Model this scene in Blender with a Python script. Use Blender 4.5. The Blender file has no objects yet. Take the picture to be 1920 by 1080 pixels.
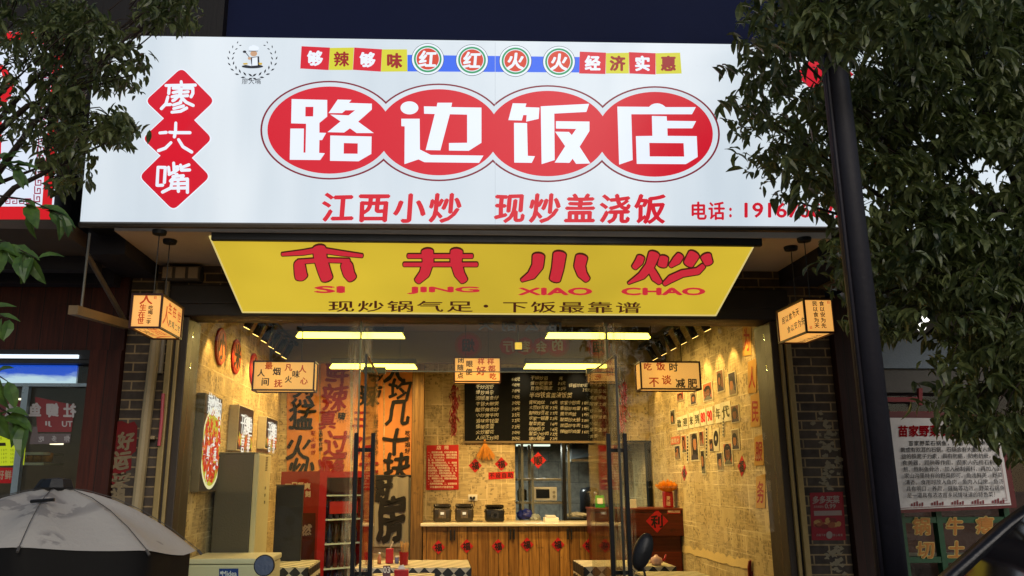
import bpy, bmesh, math, random
import numpy as np
from mathutils import Vector, Matrix
from mathutils.geometry import tessellate_polygon
random.seed(7); NP = np.random.default_rng(11)
SC = bpy.context.scene; COL = SC.collection
V = lambda *a: Vector(a if len(a) > 1 else a[0])
# ------------------------------------------------------------ camera
FPX, CX, CY = 1520.0, 880.0, 540.0
PITCH = math.atan(358 / 1520); YAW = math.radians(2.2); EYE = V(0, 0, 1.55)
FW = V(math.sin(YAW) * math.cos(PITCH), math.cos(YAW) * math.cos(PITCH), math.sin(PITCH))
RT = V(math.cos(YAW), -math.sin(YAW), 0); UP = RT.cross(FW)
cam = bpy.data.cameras.new('camera'); camo = bpy.data.objects.new('camera', cam); COL.objects.link(camo)
cam.sensor_width = 36; cam.lens = FPX / 1920 * 36; cam.shift_x = (960 - CX) / 1920; cam.clip_start = .05; cam.clip_end = 400
camo.matrix_world = Matrix.Translation(EYE) @ Matrix((RT, UP, -FW)).transposed().to_4x4()
SC.camera = camo
# ------------------------------------------------------------ sky, night glow, exposure
w = bpy.data.worlds.new('World'); SC.world = w; w.use_nodes = True
wn = w.node_tree; bg = wn.nodes['Background']; sky = wn.nodes.new('ShaderNodeTexSky')
sky.sky_type = 'NISHITA'; sky.sun_disc = False; sky.sun_elevation = math.radians(27); sky.sun_rotation = math.radians(164)
wn.links.new(sky.outputs[0], bg.inputs[0]); bg.inputs[1].default_value = .08
sl = bpy.data.lights.new('night_glow', 'SUN'); sl.energy = 1.0; sl.angle = math.radians(25); sl.color = (1, .93, .84)
so = bpy.data.objects.new('night_glow', sl); COL.objects.link(so)
so.rotation_euler = V(-.25, .86, -.45).to_track_quat('-Z', 'Y').to_euler()
vs = SC.view_settings; vs.view_transform = 'Standard'; vs.look = 'None'; vs.exposure = 0; vs.gamma = 1; vs.use_curve_mapping = False
SC.cycles.use_denoising = True; SC.cycles.max_bounces = 6; SC.cycles.transparent_max_bounces = 16
SC.cycles.sample_clamp_indirect = 4; SC.cycles.caustics_reflective = False; SC.cycles.caustics_refractive = False

# ------------------------------------------------------------ measuring helpers (a photo pixel seen at a known surface)
def ray(px, py): return FW * FPX + RT * (px - CX) + UP * (CY - py)
def at(px, py, Y):
    d = ray(px, py); return EYE + d * (Y / d.y)
def atx(px, py, X):
    d = ray(px, py); return EYE + d * (X / d.x)
def atz(px, py, Z):
    d = ray(px, py); return EYE + d * ((Z - EYE.z) / d.z)
class Plane:
    def __init__(s, p, n): s.p = V(p); s.n = V(n).normalized()
    def pts(s, a, off=0.):
        a = np.asarray(a, float).reshape(-1, 2)
        d = np.array(FW) * FPX + np.outer(a[:, 0] - CX, np.array(RT)) + np.outer(CY - a[:, 1], np.array(UP))
        n = np.array(s.n); t = np.dot(np.array(s.p - EYE), n) / (d @ n)
        return np.array(EYE) + d * t[:, None] + n * off
def YP(Y): return Plane((0, Y, 0), (0, -1, 0))
# ------------------------------------------------------------ materials
def lin(c):
    if isinstance(c, str): c = [int(c[i:i + 2], 16) / 255 for i in (0, 2, 4)]; return tuple(x / 12.92 if x <= .04045 else ((x + .055) / 1.055) ** 2.4 for x in c)
    return tuple(c)
class NT:
    def __init__(s, name):
        s.m = bpy.data.materials.new(name); s.m.use_nodes = True; s.t = s.m.node_tree; s.t.nodes.clear()
        s.out = s.n('OutputMaterial')
    def n(s, kind, **kw):
        x = s.t.nodes.new('ShaderNode' + kind)
        for k, v in kw.items():
            if k.startswith('i_'):
                key = k[2:]; key = int(key) if key.isdigit() else key.replace('_', ' ')
                s.set(x.inputs[key], v)
            else: setattr(x, k, v)
        return x
    def set(s, sock, v):
        if isinstance(v, bpy.types.NodeSocket): s.t.links.new(v, sock)
        elif isinstance(v, bpy.types.Node): s.t.links.new(v.outputs[0], sock)
        else:
            if sock.type == 'RGBA' and len(v) == 3: v = (*v, 1)
            sock.default_value = v
    def math(s, op, a, b=0., c=0.):
        x = s.n('Math', operation=op); s.set(x.inputs[0], a); s.set(x.inputs[1], b); s.set(x.inputs[2], c); return x.outputs[0]
    def mix(s, f, a, b, mode='MIX'):
        x = s.n('Mix', data_type='RGBA', blend_type=mode); s.set(x.inputs[0], f); s.set(x.inputs[6], a); s.set(x.inputs[7], b); return x.outputs[2]
    def ramp(s, f, p0, p1, a=(0, 0, 0), b=(1, 1, 1)):
        x = s.n('ValToRGB'); x.color_ramp.elements[0].position = p0; x.color_ramp.elements[1].position = p1
        x.color_ramp.elements[0].color = (*a, 1); x.color_ramp.elements[1].color = (*b, 1); s.set(x.inputs[0], f); return x.outputs[0]
    def obj(s): return s.n('TexCoord').outputs['Object']
    def noise(s, scale, vec=None, detail=4, rough=.55):
        x = s.n('TexNoise'); x.inputs['Scale'].default_value = scale; x.inputs['Detail'].default_value = detail; x.inputs['Roughness'].default_value = rough
        s.set(x.inputs['Vector'], vec if vec is not None else s.obj()); return x.outputs[0]
    def axes(s, a, b):
        sp = s.n('SeparateXYZ', i_0=s.obj()); cb = s.n('CombineXYZ'); s.set(cb.inputs[0], sp.outputs[a]); s.set(cb.inputs[1], sp.outputs[b]); return cb.outputs[0]
    def bsdf(s, col, rough=.6, metal=0., spec=.5, bump=None, bs=.3, emit=None, es=0.):
        b = s.n('BsdfPrincipled'); s.set(b.inputs['Base Color'], col); s.set(b.inputs['Roughness'], rough); s.set(b.inputs['Metallic'], metal)
        b.inputs['Specular IOR Level'].default_value = spec
        if bump is not None:
            k = s.n('Bump'); k.inputs['Strength'].default_value = bs; k.inputs['Distance'].default_value = .01; s.set(k.inputs['Height'], bump); s.set(b.inputs['Normal'], k.outputs[0])
        if emit is not None: s.set(b.inputs['Emission Color'], emit); s.set(b.inputs['Emission Strength'], es)
        s.set(s.out.inputs[0], b.outputs[0]); return s.m
_MC = {}
def mat(col, rough=.6, metal=0., var=.18, sc=6., spec=.4, bump=.15):
    "a plain surface with uneven tone and slight relief"
    key = (str(col), rough, metal, var, sc, spec, bump)
    if key in _MC: return _MC[key]
    c = lin(col); t = NT('paint'); n = t.noise(sc); n2 = t.noise(sc * 9, detail=2)
    f = t.math('ADD', t.math('MULTIPLY', n, .7), t.math('MULTIPLY', n2, .3))
    cc = t.mix(f, tuple(x * (1 - var * 1.6) for x in c), tuple(min(1, x * (1 + var * 1.6)) for x in c))
    r = t.math('ADD', t.math('MULTIPLY', n, .25), rough - .12)
    _MC[key] = t.bsdf(cc, r, metal, spec, n2, bump); return _MC[key]
def lit(col, es=1., base=.2, var=.06, sc=1.3, rough=.35):
    "a backlit or glowing surface"
    key = ('lit', str(col), es, base, var, sc)
    if key in _MC: return _MC[key]
    c = lin(col); t = NT('backlit_film'); n = t.noise(sc, detail=2)
    e = t.math('MULTIPLY', t.math('ADD', t.math('MULTIPLY', t.math('SUBTRACT', n, .5), var * 2.6), 1.), es)
    _MC[key] = t.bsdf(tuple(x * base for x in c), rough, 0, .3, None, 0, c, e); return _MC[key]
def brickmat(a, b, name, c1, c2, mortar, bw=.24, bh=.075, ms=.012):
    t = NT(name); v = t.axes(a, b); x = t.n('TexBrick'); t.set(x.inputs['Vector'], v)
    x.offset = .5; x.inputs['Scale'].default_value = 1; x.inputs['Brick Width'].default_value = bw; x.inputs['Row Height'].default_value = bh
    x.inputs['Mortar Size'].default_value = ms; x.inputs['Mortar Smooth'].default_value = .15
    t.set(x.inputs['Color1'], lin(c1)); t.set(x.inputs['Color2'], lin(c2)); t.set(x.inputs['Mortar'], lin(mortar))
    n = t.noise(14); c = t.mix(t.ramp(n, .35, .75), x.outputs[0], t.mix(.5, x.outputs[0], (.01, .01, .01)))
    h = t.math('ADD', t.math('MULTIPLY', x.outputs['Fac'], -1.), t.math('MULTIPLY', t.noise(40), .35))
    return t.bsdf(c, .85, 0, .25, h, .6)
def newsmat(a, b, tint=(1, 1, 1)):
    "walls papered with overlapping old newspapers: sheets, columns of print, headlines, torn pale edges"
    t = NT('newspaper'); v = t.axes(a, b)
    def brick(w_, h_, off, ms, sh=(0, 0)):
        x = t.n('TexBrick'); mp = t.n('Mapping', i_Vector=v); mp.inputs['Location'].default_value = (*sh, 0); t.set(x.inputs['Vector'], mp.outputs[0])
        x.offset = off; x.squash = .7; x.squash_frequency = 3; x.inputs['Scale'].default_value = 1; x.inputs['Brick Width'].default_value = w_; x.inputs['Row Height'].default_value = h_
        x.inputs['Mortar Size'].default_value = ms; x.inputs['Mortar Smooth'].default_value = 0; x.inputs['Bias'].default_value = 0
        t.set(x.inputs['Color1'], (0, 0, 0)); t.set(x.inputs['Color2'], (1, 1, 1)); t.set(x.inputs['Mortar'], (.5, .5, .5)); return x
    s1 = brick(.37, .54, .37, .004); s2 = brick(.118, .165, .43, .003, (.05, .03)); s3 = brick(.26, .19, .27, .003, (.13, .4))
    base = t.mix(s1.outputs[0], (.43, .33, .165), (.62, .505, .29)); base = t.mix(t.math('MULTIPLY', s2.outputs[0], .45), base, (.37, .28, .14)); base = t.mix(t.math('MULTIPLY', s3.outputs[0], .4), base, (.64, .53, .32))
    base = t.mix(t.ramp(t.noise(2.2), .3, .75), base, t.mix(.35, base, (.38, .25, .09)))
    l1 = brick(.094, .0115, .33, .0); w1 = brick(.031, .019, .41, .0, (.2, .1)); w2 = brick(.022, .034, .27, .0, (.7, .4)); big = brick(.12, .10, .43, .0, (.31, .77))
    body = t.math('MULTIPLY', t.math('MULTIPLY', t.ramp(l1.outputs[0], .30, .80), t.ramp(s2.outputs[0], .25, .40)), .30)
    head = t.math('MULTIPLY', t.math('MAXIMUM', t.ramp(w1.outputs[0], .86, .88), t.ramp(w2.outputs[0], .89, .91)), t.math('MULTIPLY', t.ramp(t.noise(60, v, 2), .38, .5), t.ramp(t.noise(4.5, v, 1), .42, .52)))
    pic = t.math('MULTIPLY', t.math('MULTIPLY', t.ramp(big.outputs[0], .95, .96), .6), t.ramp(t.noise(30, v, 3), .35, .6))
    ink = t.math('MAXIMUM', t.math('MAXIMUM', body, t.math('MULTIPLY', head, .65)), pic)
    c = t.mix(ink, base, (.09, .065, .035))
    c = t.mix(t.math('MULTIPLY', t.math('MULTIPLY', s2.outputs['Fac'], .5), t.ramp(t.noise(5, v, 2), .42, .6)), c, (.74, .60, .36)); c = t.mix(t.math('MULTIPLY', t.math('MULTIPLY', t.math('MAXIMUM', s1.outputs['Fac'], s3.outputs['Fac']), .8), t.ramp(t.noise(3.2, v, 3), .42, .6)), c, (.84, .71, .45))
    c = t.mix(1., c, tint, 'MULTIPLY')
    return t.bsdf(c, .8, 0, .25, t.math('ADD', t.math('MULTIPLY', s1.outputs['Fac'], .8), t.noise(9)), .35)
def plankmat(a, b, c1, c2, w_=.11, name='planks', rough=.6):
    t = NT(name); v = t.axes(a, b); x = t.n('TexBrick', i_Vector=v); x.offset = .37; x.offset_frequency = 1
    mp = t.n('Mapping', i_Vector=v); mp.inputs['Rotation'].default_value = (0, 0, math.pi / 2); t.set(x.inputs['Vector'], mp.outputs[0])
    x.inputs['Scale'].default_value = 1; x.inputs['Brick Width'].default_value = 9.; x.inputs['Row Height'].default_value = w_; x.inputs['Mortar Size'].default_value = .003
    t.set(x.inputs['Color1'], (0, 0, 0)); t.set(x.inputs['Color2'], (1, 1, 1)); t.set(x.inputs['Mortar'], (.5, .5, .5))
    m2 = t.n('Mapping', i_Vector=v); m2.inputs['Scale'].default_value = (34, 1.7, 1)
    g = t.noise(1, m2.outputs[0], 6, .7); c = t.mix(t.ramp(g, .3, .72), lin(c1), lin(c2)); c = t.mix(t.math('MULTIPLY', x.outputs[0], .55), c, lin(c1))
    kn = t.ramp(t.noise(7, v, 3), .62, .7); c = t.mix(t.math('MULTIPLY', kn, .55), c, (.02, .01, .004))
    c = t.mix(x.outputs['Fac'], c, (.008, .005, .003))
    return t.bsdf(c, rough, 0, .3, t.math('ADD', t.math('MULTIPLY', x.outputs['Fac'], -1.), t.math('MULTIPLY', g, .4)), .5)
def glassmat(name, tint=(.93, .96, .93), smear=None):
    t = NT(name); tr = t.n('BsdfTransparent'); t.set(tr.inputs[0], tint); gl = t.n('BsdfGlossy'); gl.inputs['Roughness'].default_value = .015
    lw = t.n('LayerWeight'); lw.inputs[0].default_value = .5
    f = t.math('ADD', t.math('MULTIPLY', t.math('POWER', lw.outputs['Facing'], 4.), .5), .016)
    m1 = t.n('MixShader'); t.set(m1.inputs[0], f); t.set(m1.inputs[1], tr.outputs[0]); t.set(m1.inputs[2], gl.outputs[0]); o = m1
    if smear:
        sp = t.n('SeparateXYZ', i_0=t.obj()); df = t.n('BsdfTranslucent'); t.set(df.inputs[0], (.75, .72, .6)); d2 = t.n('BsdfDiffuse'); t.set(d2.inputs[0], (.75, .72, .6))
        ad = t.n('MixShader'); t.set(ad.inputs[1], df.outputs[0]); t.set(ad.inputs[2], d2.outputs[0])
        tot = 0.
        for xc, wd in smear:
            k = t.math('SUBTRACT', 1., t.math('DIVIDE', t.math('ABSOLUTE', t.math('SUBTRACT', sp.outputs[0], xc)), wd)); tot = t.math('MAXIMUM', tot, k)
        mp = t.n('Mapping', i_Vector=t.obj()); mp.inputs['Scale'].default_value = (60, 1, 3)
        st = t.ramp(t.noise(1, mp.outputs[0], 5, .7), .40, .75); big = t.ramp(t.noise(9), .3, .65)
        ff = t.math('MULTIPLY', t.math('MULTIPLY', t.math('MULTIPLY', t.ramp(tot, .0, .6), st), big), .85)
        m2 = t.n('MixShader'); t.set(m2.inputs[0], ff); t.set(m2.inputs[1], m1.outputs[0]); t.set(m2.inputs[2], ad.outputs[0]); o = m2
    t.set(t.out.inputs[0], o.outputs[0]); return t.m
# ------------------------------------------------------------ mesh builder, things and parts
WL = {}
def wloc(o): return WL.get(o.name, V(0, 0, 0)) if o else V(0, 0, 0)
class MB:
    def __init__(s): s.v = []; s.f = []; s.mi = []; s.cur = 0; s.k = 0
    def add(s, vs_, fs):
        b = len(s.v); s.v += [tuple(x) for x in vs_]; s.f += [[b + i for i in f] for f in fs]; s.mi += [s.cur] * len(fs); return s
    def poly(s, pts): return s.add(pts, [list(range(len(pts)))])
    def box(s, a, b):
        x0, x1 = sorted((a[0], b[0])); y0, y1 = sorted((a[1], b[1])); z0, z1 = sorted((a[2], b[2]))
        return s.hexa([(x0, y0, z0), (x1, y0, z0), (x1, y1, z0), (x0, y1, z0)], [(x0, y0, z1), (x1, y0, z1), (x1, y1, z1), (x0, y1, z1)])
    def hexa(s, lo, hi):
        n = len(lo); return s.add(list(lo) + list(hi), [list(range(n))[::-1], list(range(n, 2 * n))] + [[i, (i + 1) % n, n + (i + 1) % n, n + i] for i in range(n)])
    def rbox(s, a, b, r=.01):
        "box with chamfered vertical and horizontal edges"
        x0, x1 = sorted((a[0], b[0])); y0, y1 = sorted((a[1], b[1])); z0, z1 = sorted((a[2], b[2])); bm = bmesh.new()
        bmesh.ops.create_cube(bm, size=1); bmesh.ops.scale(bm, vec=(x1 - x0, y1 - y0, z1 - z0), verts=bm.verts); bmesh.ops.translate(bm, vec=((x0 + x1) / 2, (y0 + y1) / 2, (z0 + z1) / 2), verts=bm.verts)
        bmesh.ops.bevel(bm, geom=bm.edges[:], offset=r, segments=2, affect='EDGES', profile=.6); return s.bm(bm)
    def bm(s, bm):
        bm.verts.index_update(); s.add([v.co[:] for v in bm.verts], [[v.index for v in f.verts] for f in bm.faces]); bm.free(); return s
    def cyl(s, p, q, r0, r1=None, n=12, cap=True):
        p, q = V(p), V(q); r1 = r0 if r1 is None else r1; d = (q - p).normalized(); a = d.orthogonal().normalized(); b = d.cross(a)
        ring = lambda c, r: [c + (a * math.cos(t) + b * math.sin(t)) * r for t in (2 * math.pi * (i + .5) / n for i in range(n))]
        s.add(ring(p, r0) + ring(q, r1), [[i, (i + 1) % n, n + (i + 1) % n, n + i] for i in range(n)] + ([list(range(n))[::-1], list(range(n, 2 * n))] if cap else [])); return s
    def tube(s, path, r, n=8):
        path = [V(p) for p in path]; m = len(path); rs = r if isinstance(r, (list, tuple)) else [r] * m; vs_ = []; a = None
        for i, p in enumerate(path):
            d = (path[min(i + 1, m - 1)] - path[max(i - 1, 0)]).normalized(); a = d.orthogonal().normalized() if a is None else (a - d * a.dot(d)).normalized(); b = d.cross(a)
            vs_ += [p + (a * math.cos(2 * math.pi * j / n) + b * math.sin(2 * math.pi * j / n)) * rs[i] for j in range(n)]
        return s.add(vs_, [[i * n + j, i * n + (j + 1) % n, (i + 1) * n + (j + 1) % n, (i + 1) * n + j] for i in range(m - 1) for j in range(n)] + [list(range(n))[::-1], list(range((m - 1) * n, m * n))])
    def lathe(s, prof, c, n=20, axis=None):
        c = V(c); vs_ = []; M = Matrix.Identity(3) if axis is None else V(axis).to_track_quat('Z', 'Y').to_matrix()
        for r, z in prof: vs_ += [c + M @ V(r * math.cos(2 * math.pi * j / n), r * math.sin(2 * math.pi * j / n), z) for j in range(n)]
        m = len(prof); return s.add(vs_, [[i * n + j, i * n + (j + 1) % n, (i + 1) * n + (j + 1) % n, (i + 1) * n + j] for i in range(m - 1) for j in range(n)] + [list(range(n))[::-1], list(range((m - 1) * n, m * n))])
    def ell(s, c, rx, ry, rz, n=14, m=9, M=None):
        c = V(c); vs_ = [];
        for i in range(m):
            p = math.pi * (i + .02) / (m - 1 + .04) if False else math.pi * i / (m - 1); 
            for j in range(n):
                q = V(rx * math.sin(p) * math.cos(2 * math.pi * j / n), ry * math.sin(p) * math.sin(2 * math.pi * j / n), rz * math.cos(p)); vs_.append(c + (M @ q if M else q))
        return s.add(vs_, [[i * n + j, (i + 1) * n + j, (i + 1) * n + (j + 1) % n, i * n + (j + 1) % n] for i in range(m - 1) for j in range(n)])
    # flat prints on a plane, laid out in measured photo pixels
    def step(s, off): s.k += 1; return off + s.k * 4e-5
    def pp(s, pl, pts, off=.003): return s.add(pl.pts(pts, s.step(off)), [list(range(len(pts)))])
    def ph(s, pl, loops, off=.003):
        t = tessellate_polygon([[V(x, y, 0) for x, y in lp] for lp in loops]); allp = [p for lp in loops for p in lp]
        return s.add(pl.pts(allp, s.step(off)), [list(f) for f in t])
    def pell(s, pl, cx, cy, rx, ry, off=.003, n=40): return s.pp(pl, [(cx + rx * math.cos(2 * math.pi * i / n), cy + ry * math.sin(2 * math.pi * i / n)) for i in range(n)], off)
    def pslab(s, pl, pts, th, off=0.):
        "solid sheet of thickness th standing on the plane"
        a = pl.pts(pts, off); b = pl.pts(pts, off) + np.array(pl.n) * th; return s.hexa(list(a), list(b))
    def pstroke(s, pl, path, off=.003, fx=lambda p: p, cap=1.):
        "brush stroke: points (x, y, width)"
        for i, (x, y, w_) in enumerate(path):
            r = w_ / 2; ca, sa, kp = 1., 0., 1.
            if cap < 1 and i in (0, len(path) - 1):
                o_ = path[1 if i == 0 else i - 1]; L_ = math.hypot(o_[0] - x, o_[1] - y) or 1; ca, sa, kp = (o_[0] - x) / L_, (o_[1] - y) / L_, cap
            s.add(pl.pts([fx((x + r * (kp * math.cos(t_) * ca - math.sin(t_) * sa), y + r * (kp * math.cos(t_) * sa + math.sin(t_) * ca))) for t_ in [2 * math.pi * k / 14 for k in range(14)]], s.step(off)), [list(range(14))])
            if i:
                X, Y_, W_ = path[i - 1]; d = V(x - X, y - Y_, 0)
                if d.length < 1e-6: continue
                q = V(-d.y, d.x, 0).normalized()
                s.add(pl.pts([fx((X + q.x * W_ / 2, Y_ + q.y * W_ / 2)), fx((x + q.x * r, y + q.y * r)), fx((x - q.x * r, y - q.y * r)), fx((X - q.x * W_ / 2, Y_ - q.y * W_ / 2))], s.step(off)), [[0, 1, 2, 3]])
        return s
    def glyph(s, pl, ch, cx, cy, gw, gh, bold=.02, off=.003, rot=0., shear=0., flip=False, wob=0.):
        "one character in a box gw x gh pixels about (cx, cy)"
        g, fs, cjk = glyph_mesh(ch)
        if g is None: return s
        q = g.copy()
        if wob:
            q[:, 0] += wob * np.sin(q[:, 1] * 7.1 + q[:, 0] * 3.3); q[:, 1] += wob * np.sin(q[:, 0] * 6.3 + 1.7)
        c, sn = math.cos(rot), math.sin(rot)
        for dx, dy in ([(0, 0)] if bold <= 0 else [(0, 0), (bold, 0), (-bold, 0), (0, bold * .8), (0, -bold * .8)] + ([(.7 * bold, .6 * bold), (-.7 * bold, .6 * bold), (.7 * bold, -.6 * bold), (-.7 * bold, -.6 * bold)] if bold > .035 else [])):
            x = q[:, 0] + dx - .5; y = q[:, 1] + dy - .5; x = x + shear * y
            if flip: x = -x
            X = cx + (x * c - y * sn) * gw; Yp = cy - (x * sn + y * c) * gh
            s.add(pl.pts(np.stack([X, Yp], 1), s.step(off)), fs)
        return s
    def text(s, pl, st, x0, y0, x1, y1, bold=.02, off=.003, size=None, vertical=False, **kw):
        "characters spread evenly between two end centres"
        n = len(st); gw, gh = size
        for i, ch in enumerate(st):
            f = i / max(1, n - 1)
            if ch != ' ': s.glyph(pl, ch, x0 + (x1 - x0) * f, y0 + (y1 - y0) * f, gw, gh, bold, off, **kw)
        return s
    def word(s, pl, st, x0, y0, x1, y1, bold=0., off=.003, flip=False):
        "a latin or number string stretched into a pixel box"
        g, fs = string_mesh(st); q = g.copy(); mn, mx = q.min(0), q.max(0); q = (q - mn) / (mx - mn); sc = (mx - mn)
        for dx, dy in ([(0, 0)] if bold <= 0 else [(0, 0), (bold, 0), (-bold, 0), (0, bold), (0, -bold)]):
            x = q[:, 0] + dx / sc[0]; y = q[:, 1] + dy / sc[1]
            if flip: x = 1 - x
            s.add(pl.pts(np.stack([x0 + (x1 - x0) * x, y1 + (y0 - y1) * y], 1), s.step(off)), fs)
        return s
    def build(s, name, mats, parent=None, smooth=False, **tags):
        me = bpy.data.meshes.new(name); l = wloc(parent)
        me.from_pydata([(x - l.x, y - l.y, z - l.z) for x, y, z in s.v], [], s.f)
        for m in (mats if isinstance(mats, (list, tuple)) else [mats]): me.materials.append(m)
        me.polygons.foreach_set('material_index', s.mi)
        if smooth: me.polygons.foreach_set('use_smooth', [True] * len(me.polygons))
        o = bpy.data.objects.new(name, me); COL.objects.link(o)
        if parent: o.parent = parent; WL[o.name] = l
        tag(o, **tags); return o
def raw_text(st):
    c = bpy.data.curves.new('t', 'FONT'); c.body = st; c.resolution_u = 3; o = bpy.data.objects.new('t', c); COL.objects.link(o)
    m = bpy.data.meshes.new_from_object(o.evaluated_get(bpy.context.evaluated_depsgraph_get()))
    g = np.array([v.co[:2] for v in m.vertices]).reshape(-1, 2); f = [list(p.vertices) for p in m.polygons]
    bpy.data.objects.remove(o); bpy.data.curves.remove(c); bpy.data.meshes.remove(m); return g, f
_G = {}; _S = {}
def glyph_mesh(ch):
    if ch not in _G:
        g, f = raw_text(ch)
        if not len(g): _G[ch] = (None, None, False)
        else:
            cjk = ord(ch) > 0x2e80
            if cjk: g = (g - np.array([0, -.10])) / 1.0
            else: g = g - np.array([(g[:, 0].min() + g[:, 0].max()) / 2 - .5, -.12])
            _G[ch] = (g, f, cjk)
    return _G[ch]
def string_mesh(st):
    if st not in _S: _S[st] = raw_text(st)
    return _S[st]
def tag(o, label=None, cat=None, group=None, kind=None):
    for k, v in (('label', label), ('category', cat), ('group', group), ('kind', kind)):
        if v: o[k] = v
    return o
def thing(name, label, cat, loc=(0, 0, 0), group=None):
    o = bpy.data.objects.new(name, None); o.empty_display_size = .1; COL.objects.link(o); o.location = loc; WL[o.name] = V(loc); return tag(o, label, cat, group)
def copy_tree(o, label=None, group=None, parent=None):
    c = o.copy(); COL.objects.link(c); WL[c.name] = wloc(o).copy()
    if parent: c.parent = parent
    if label: c['label'] = label
    if group: c['group'] = group
    for ch in list(o.children):
        if ch.type != 'LIGHT': copy_tree(ch, None, None, c)
    return c
# ============================================================ measures of the place
YF = 6.0                                   # brick face of the shop front
YS, YIN, YB = 5.05, 6.25, 10.1             # hanging sign, inner face of the front, rear wall
XL = at(336, 898, YIN).x; XR = at(1467, 898, YIN).x
ZSOF = at(300, 432, 5.1).z; ZLIN = at(900, 598, YF).z; ZHEAD = at(900, 540, YF).z; ZCEIL = 3.2
ZDOOR = at(900, 694, YF).z
X_ = lambda px, Y, py=898: at(px, py, Y).x
Z_ = lambda py, Y, px=900: at(px, py, Y).z
black = mat('141416', .5, 0, .2); blackmetal = mat('17181a', .42, .6, .15); steel = mat('9a9c9c', .35, .9, .1); darkwood = plankmat(0, 2, '1c0d09', '3b1d13', .19, 'dark_boards')
cream = mat('d9cfae', .5, 0, .06); redplastic = mat('b0141a', .4, 0, .1); redpaper = mat('c01a1e', .75, 0, .15); white = mat('e4e2da', .5, 0, .05); inkm = mat('0a0808', .7, 0, .2); whiteink = mat('e6e2d8', .7, 0, .1)
# ground, pavement, street
t = NT('asphalt'); asph = t.bsdf(t.mix(t.noise(120), (.02, .02, .021), (.06, .06, .06)), .55, 0, .5, t.noise(200), .4)
t = NT('paving'); x = t.n('TexBrick', i_Vector=t.axes(0, 1)); x.inputs['Scale'].default_value = 1; x.inputs['Brick Width'].default_value = .6; x.inputs['Row Height'].default_value = .3; x.inputs['Mortar Size'].default_value = .006
t.set(x.inputs['Color1'], (.28, .27, .26)); t.set(x.inputs['Color2'], (.34, .33, .31)); t.set(x.inputs['Mortar'], (.03, .03, .03)); pav = t.bsdf(x.outputs[0], .6, 0, .4, t.noise(30), .3)
MB().add([(-90, -90, 0), (90, -90, 0), (90, 90, 0), (-90, 90, 0)], [[0, 1, 2, 3]]).build('ground', asph, kind='structure')
MB().box((-30, 1.2, -.2), (30, 6.0, .012)).box((-30, 1.08, -.2), (30, 1.197, .02)).build('pavement', pav, kind='structure')
# ============================================================ the restaurant building
grey_brick = brickmat(0, 2, 'grey_brick', '4a423c', '5e544a', 'a28c68', .235, .068, .006)
bld = thing('restaurant_building', 'dark brick restaurant building with an open glass front and newspaper papered walls inside', 'building', (0, YF, 0))
PLx0, PLx1 = X_(212, YF), X_(336, YF); PRx0, PRx1 = X_(1462, YF), X_(1582, YF)
m = MB(); m.box((PLx0, YF, 0), (PLx1 - .17, YIN, ZSOF)); m.build('brick_pier', grey_brick, bld)
m = MB(); m.box((PRx0 + .17, YF, 0), (PRx1, YIN, ZSOF)); m.build('brick_pier', grey_brick, bld)
m = MB(); m.box((PLx1 - .17, YF + .002, ZHEAD), (PRx0 + .17, YIN, ZSOF)); m.build('brick_band', grey_brick, bld)
lintel = mat('2a2522', .6, 0, .3, 3)
m = MB(); m.rbox((PLx1 - .165, YF - .05, ZLIN), (PRx0 + .165, YIN - .005, ZHEAD - .003), .012); m.box((PLx1 - .1, YF - .065, ZLIN + .09), (PRx0 + .1, YF - .052, ZLIN + .105)); m.build('lintel', lintel, bld)
jamb = mat('3a3128', .5, .2, .25, 4); chan = mat('9c8656', .45, .3, .25, 5)
for s, xa in ((1, PLx1 - .165), (-1, PRx0 + .165)):
    m = MB(); m.rbox((xa, YF - .02, 0), (xa + s * .15, YIN + .05, ZLIN - .003), .008); j = m.build('door_jamb', jamb, bld)
    m = MB(); m.rbox((xa + s * .012, YF - .055, 0), (xa + s * .055, YF - .023, ZLIN - .01), .006); m.rbox((xa + s * .075, YF - .045, 0), (xa + s * .10, YF - .023, ZLIN - .01), .005); m.build('channel', chan, j)
news_x = newsmat(0, 2); news_y = newsmat(1, 2)
m = MB(); m.box((XL - .12, YIN + .052, 0), (XL, YB + 3, ZCEIL)); m.build('side_wall', news_y, bld)
m = MB(); m.box((XR, YIN + .052, 0), (XR + .12, YB + 3, ZCEIL)); m.build('side_wall', news_y, bld)
# rear wall with the kitchen hatch
kx0, kx1 = X_(966, YB), X_(1222, YB); kz0, kz1 = Z_(978, YB), Z_(830, YB); px0 = X_(782, YB)
m = MB(); m.box((px0, YB, 0), (kx0, YB + .12, ZCEIL)).box((kx0, YB, kz1), (kx1, YB + .12, ZCEIL)).box((kx1, YB, 0), (XR - .002, YB + .12, ZCEIL)).box((kx0, YB, 0), (kx1, YB + .12, kz0)); m.build('rear_wall', news_x, bld)
m = MB(); m.box((XL + .002, YB - .1, 0), (px0 - .002, YB + .02, ZCEIL)); m.build('rear_wall', news_x, bld)
m = MB(); xa = X_(782, 9.6); m.rbox((xa - .07, 9.56, 0), (xa + .07, YB - .102, ZCEIL - .3), .006); m.build('wood_post', plankmat(0, 2, '4a3418', '8a6a3a', .3, 'post_wood'), bld)
m = MB(); m.box((XL - .3, YF + .05, -.1), (XR + .3, YB + 3, .004)); m.build('floor', mat('6a6258', .35, 0, .2, 2), bld)
ceilm = mat('5a5046', .8, 0, .15, 1.5)
m = MB(); m.box((XL - .12, YIN + .001, ZCEIL + .002), (XR + .12, YB + 3, ZCEIL + .1)); m.box((XL, 7.2, ZCEIL - .22), (XR, 7.4, ZCEIL - .001)); m.box((XL, 9.2, ZCEIL - .36), (XR, 9.32, ZCEIL - .001)); m.build('ceiling', ceilm, bld)
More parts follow.
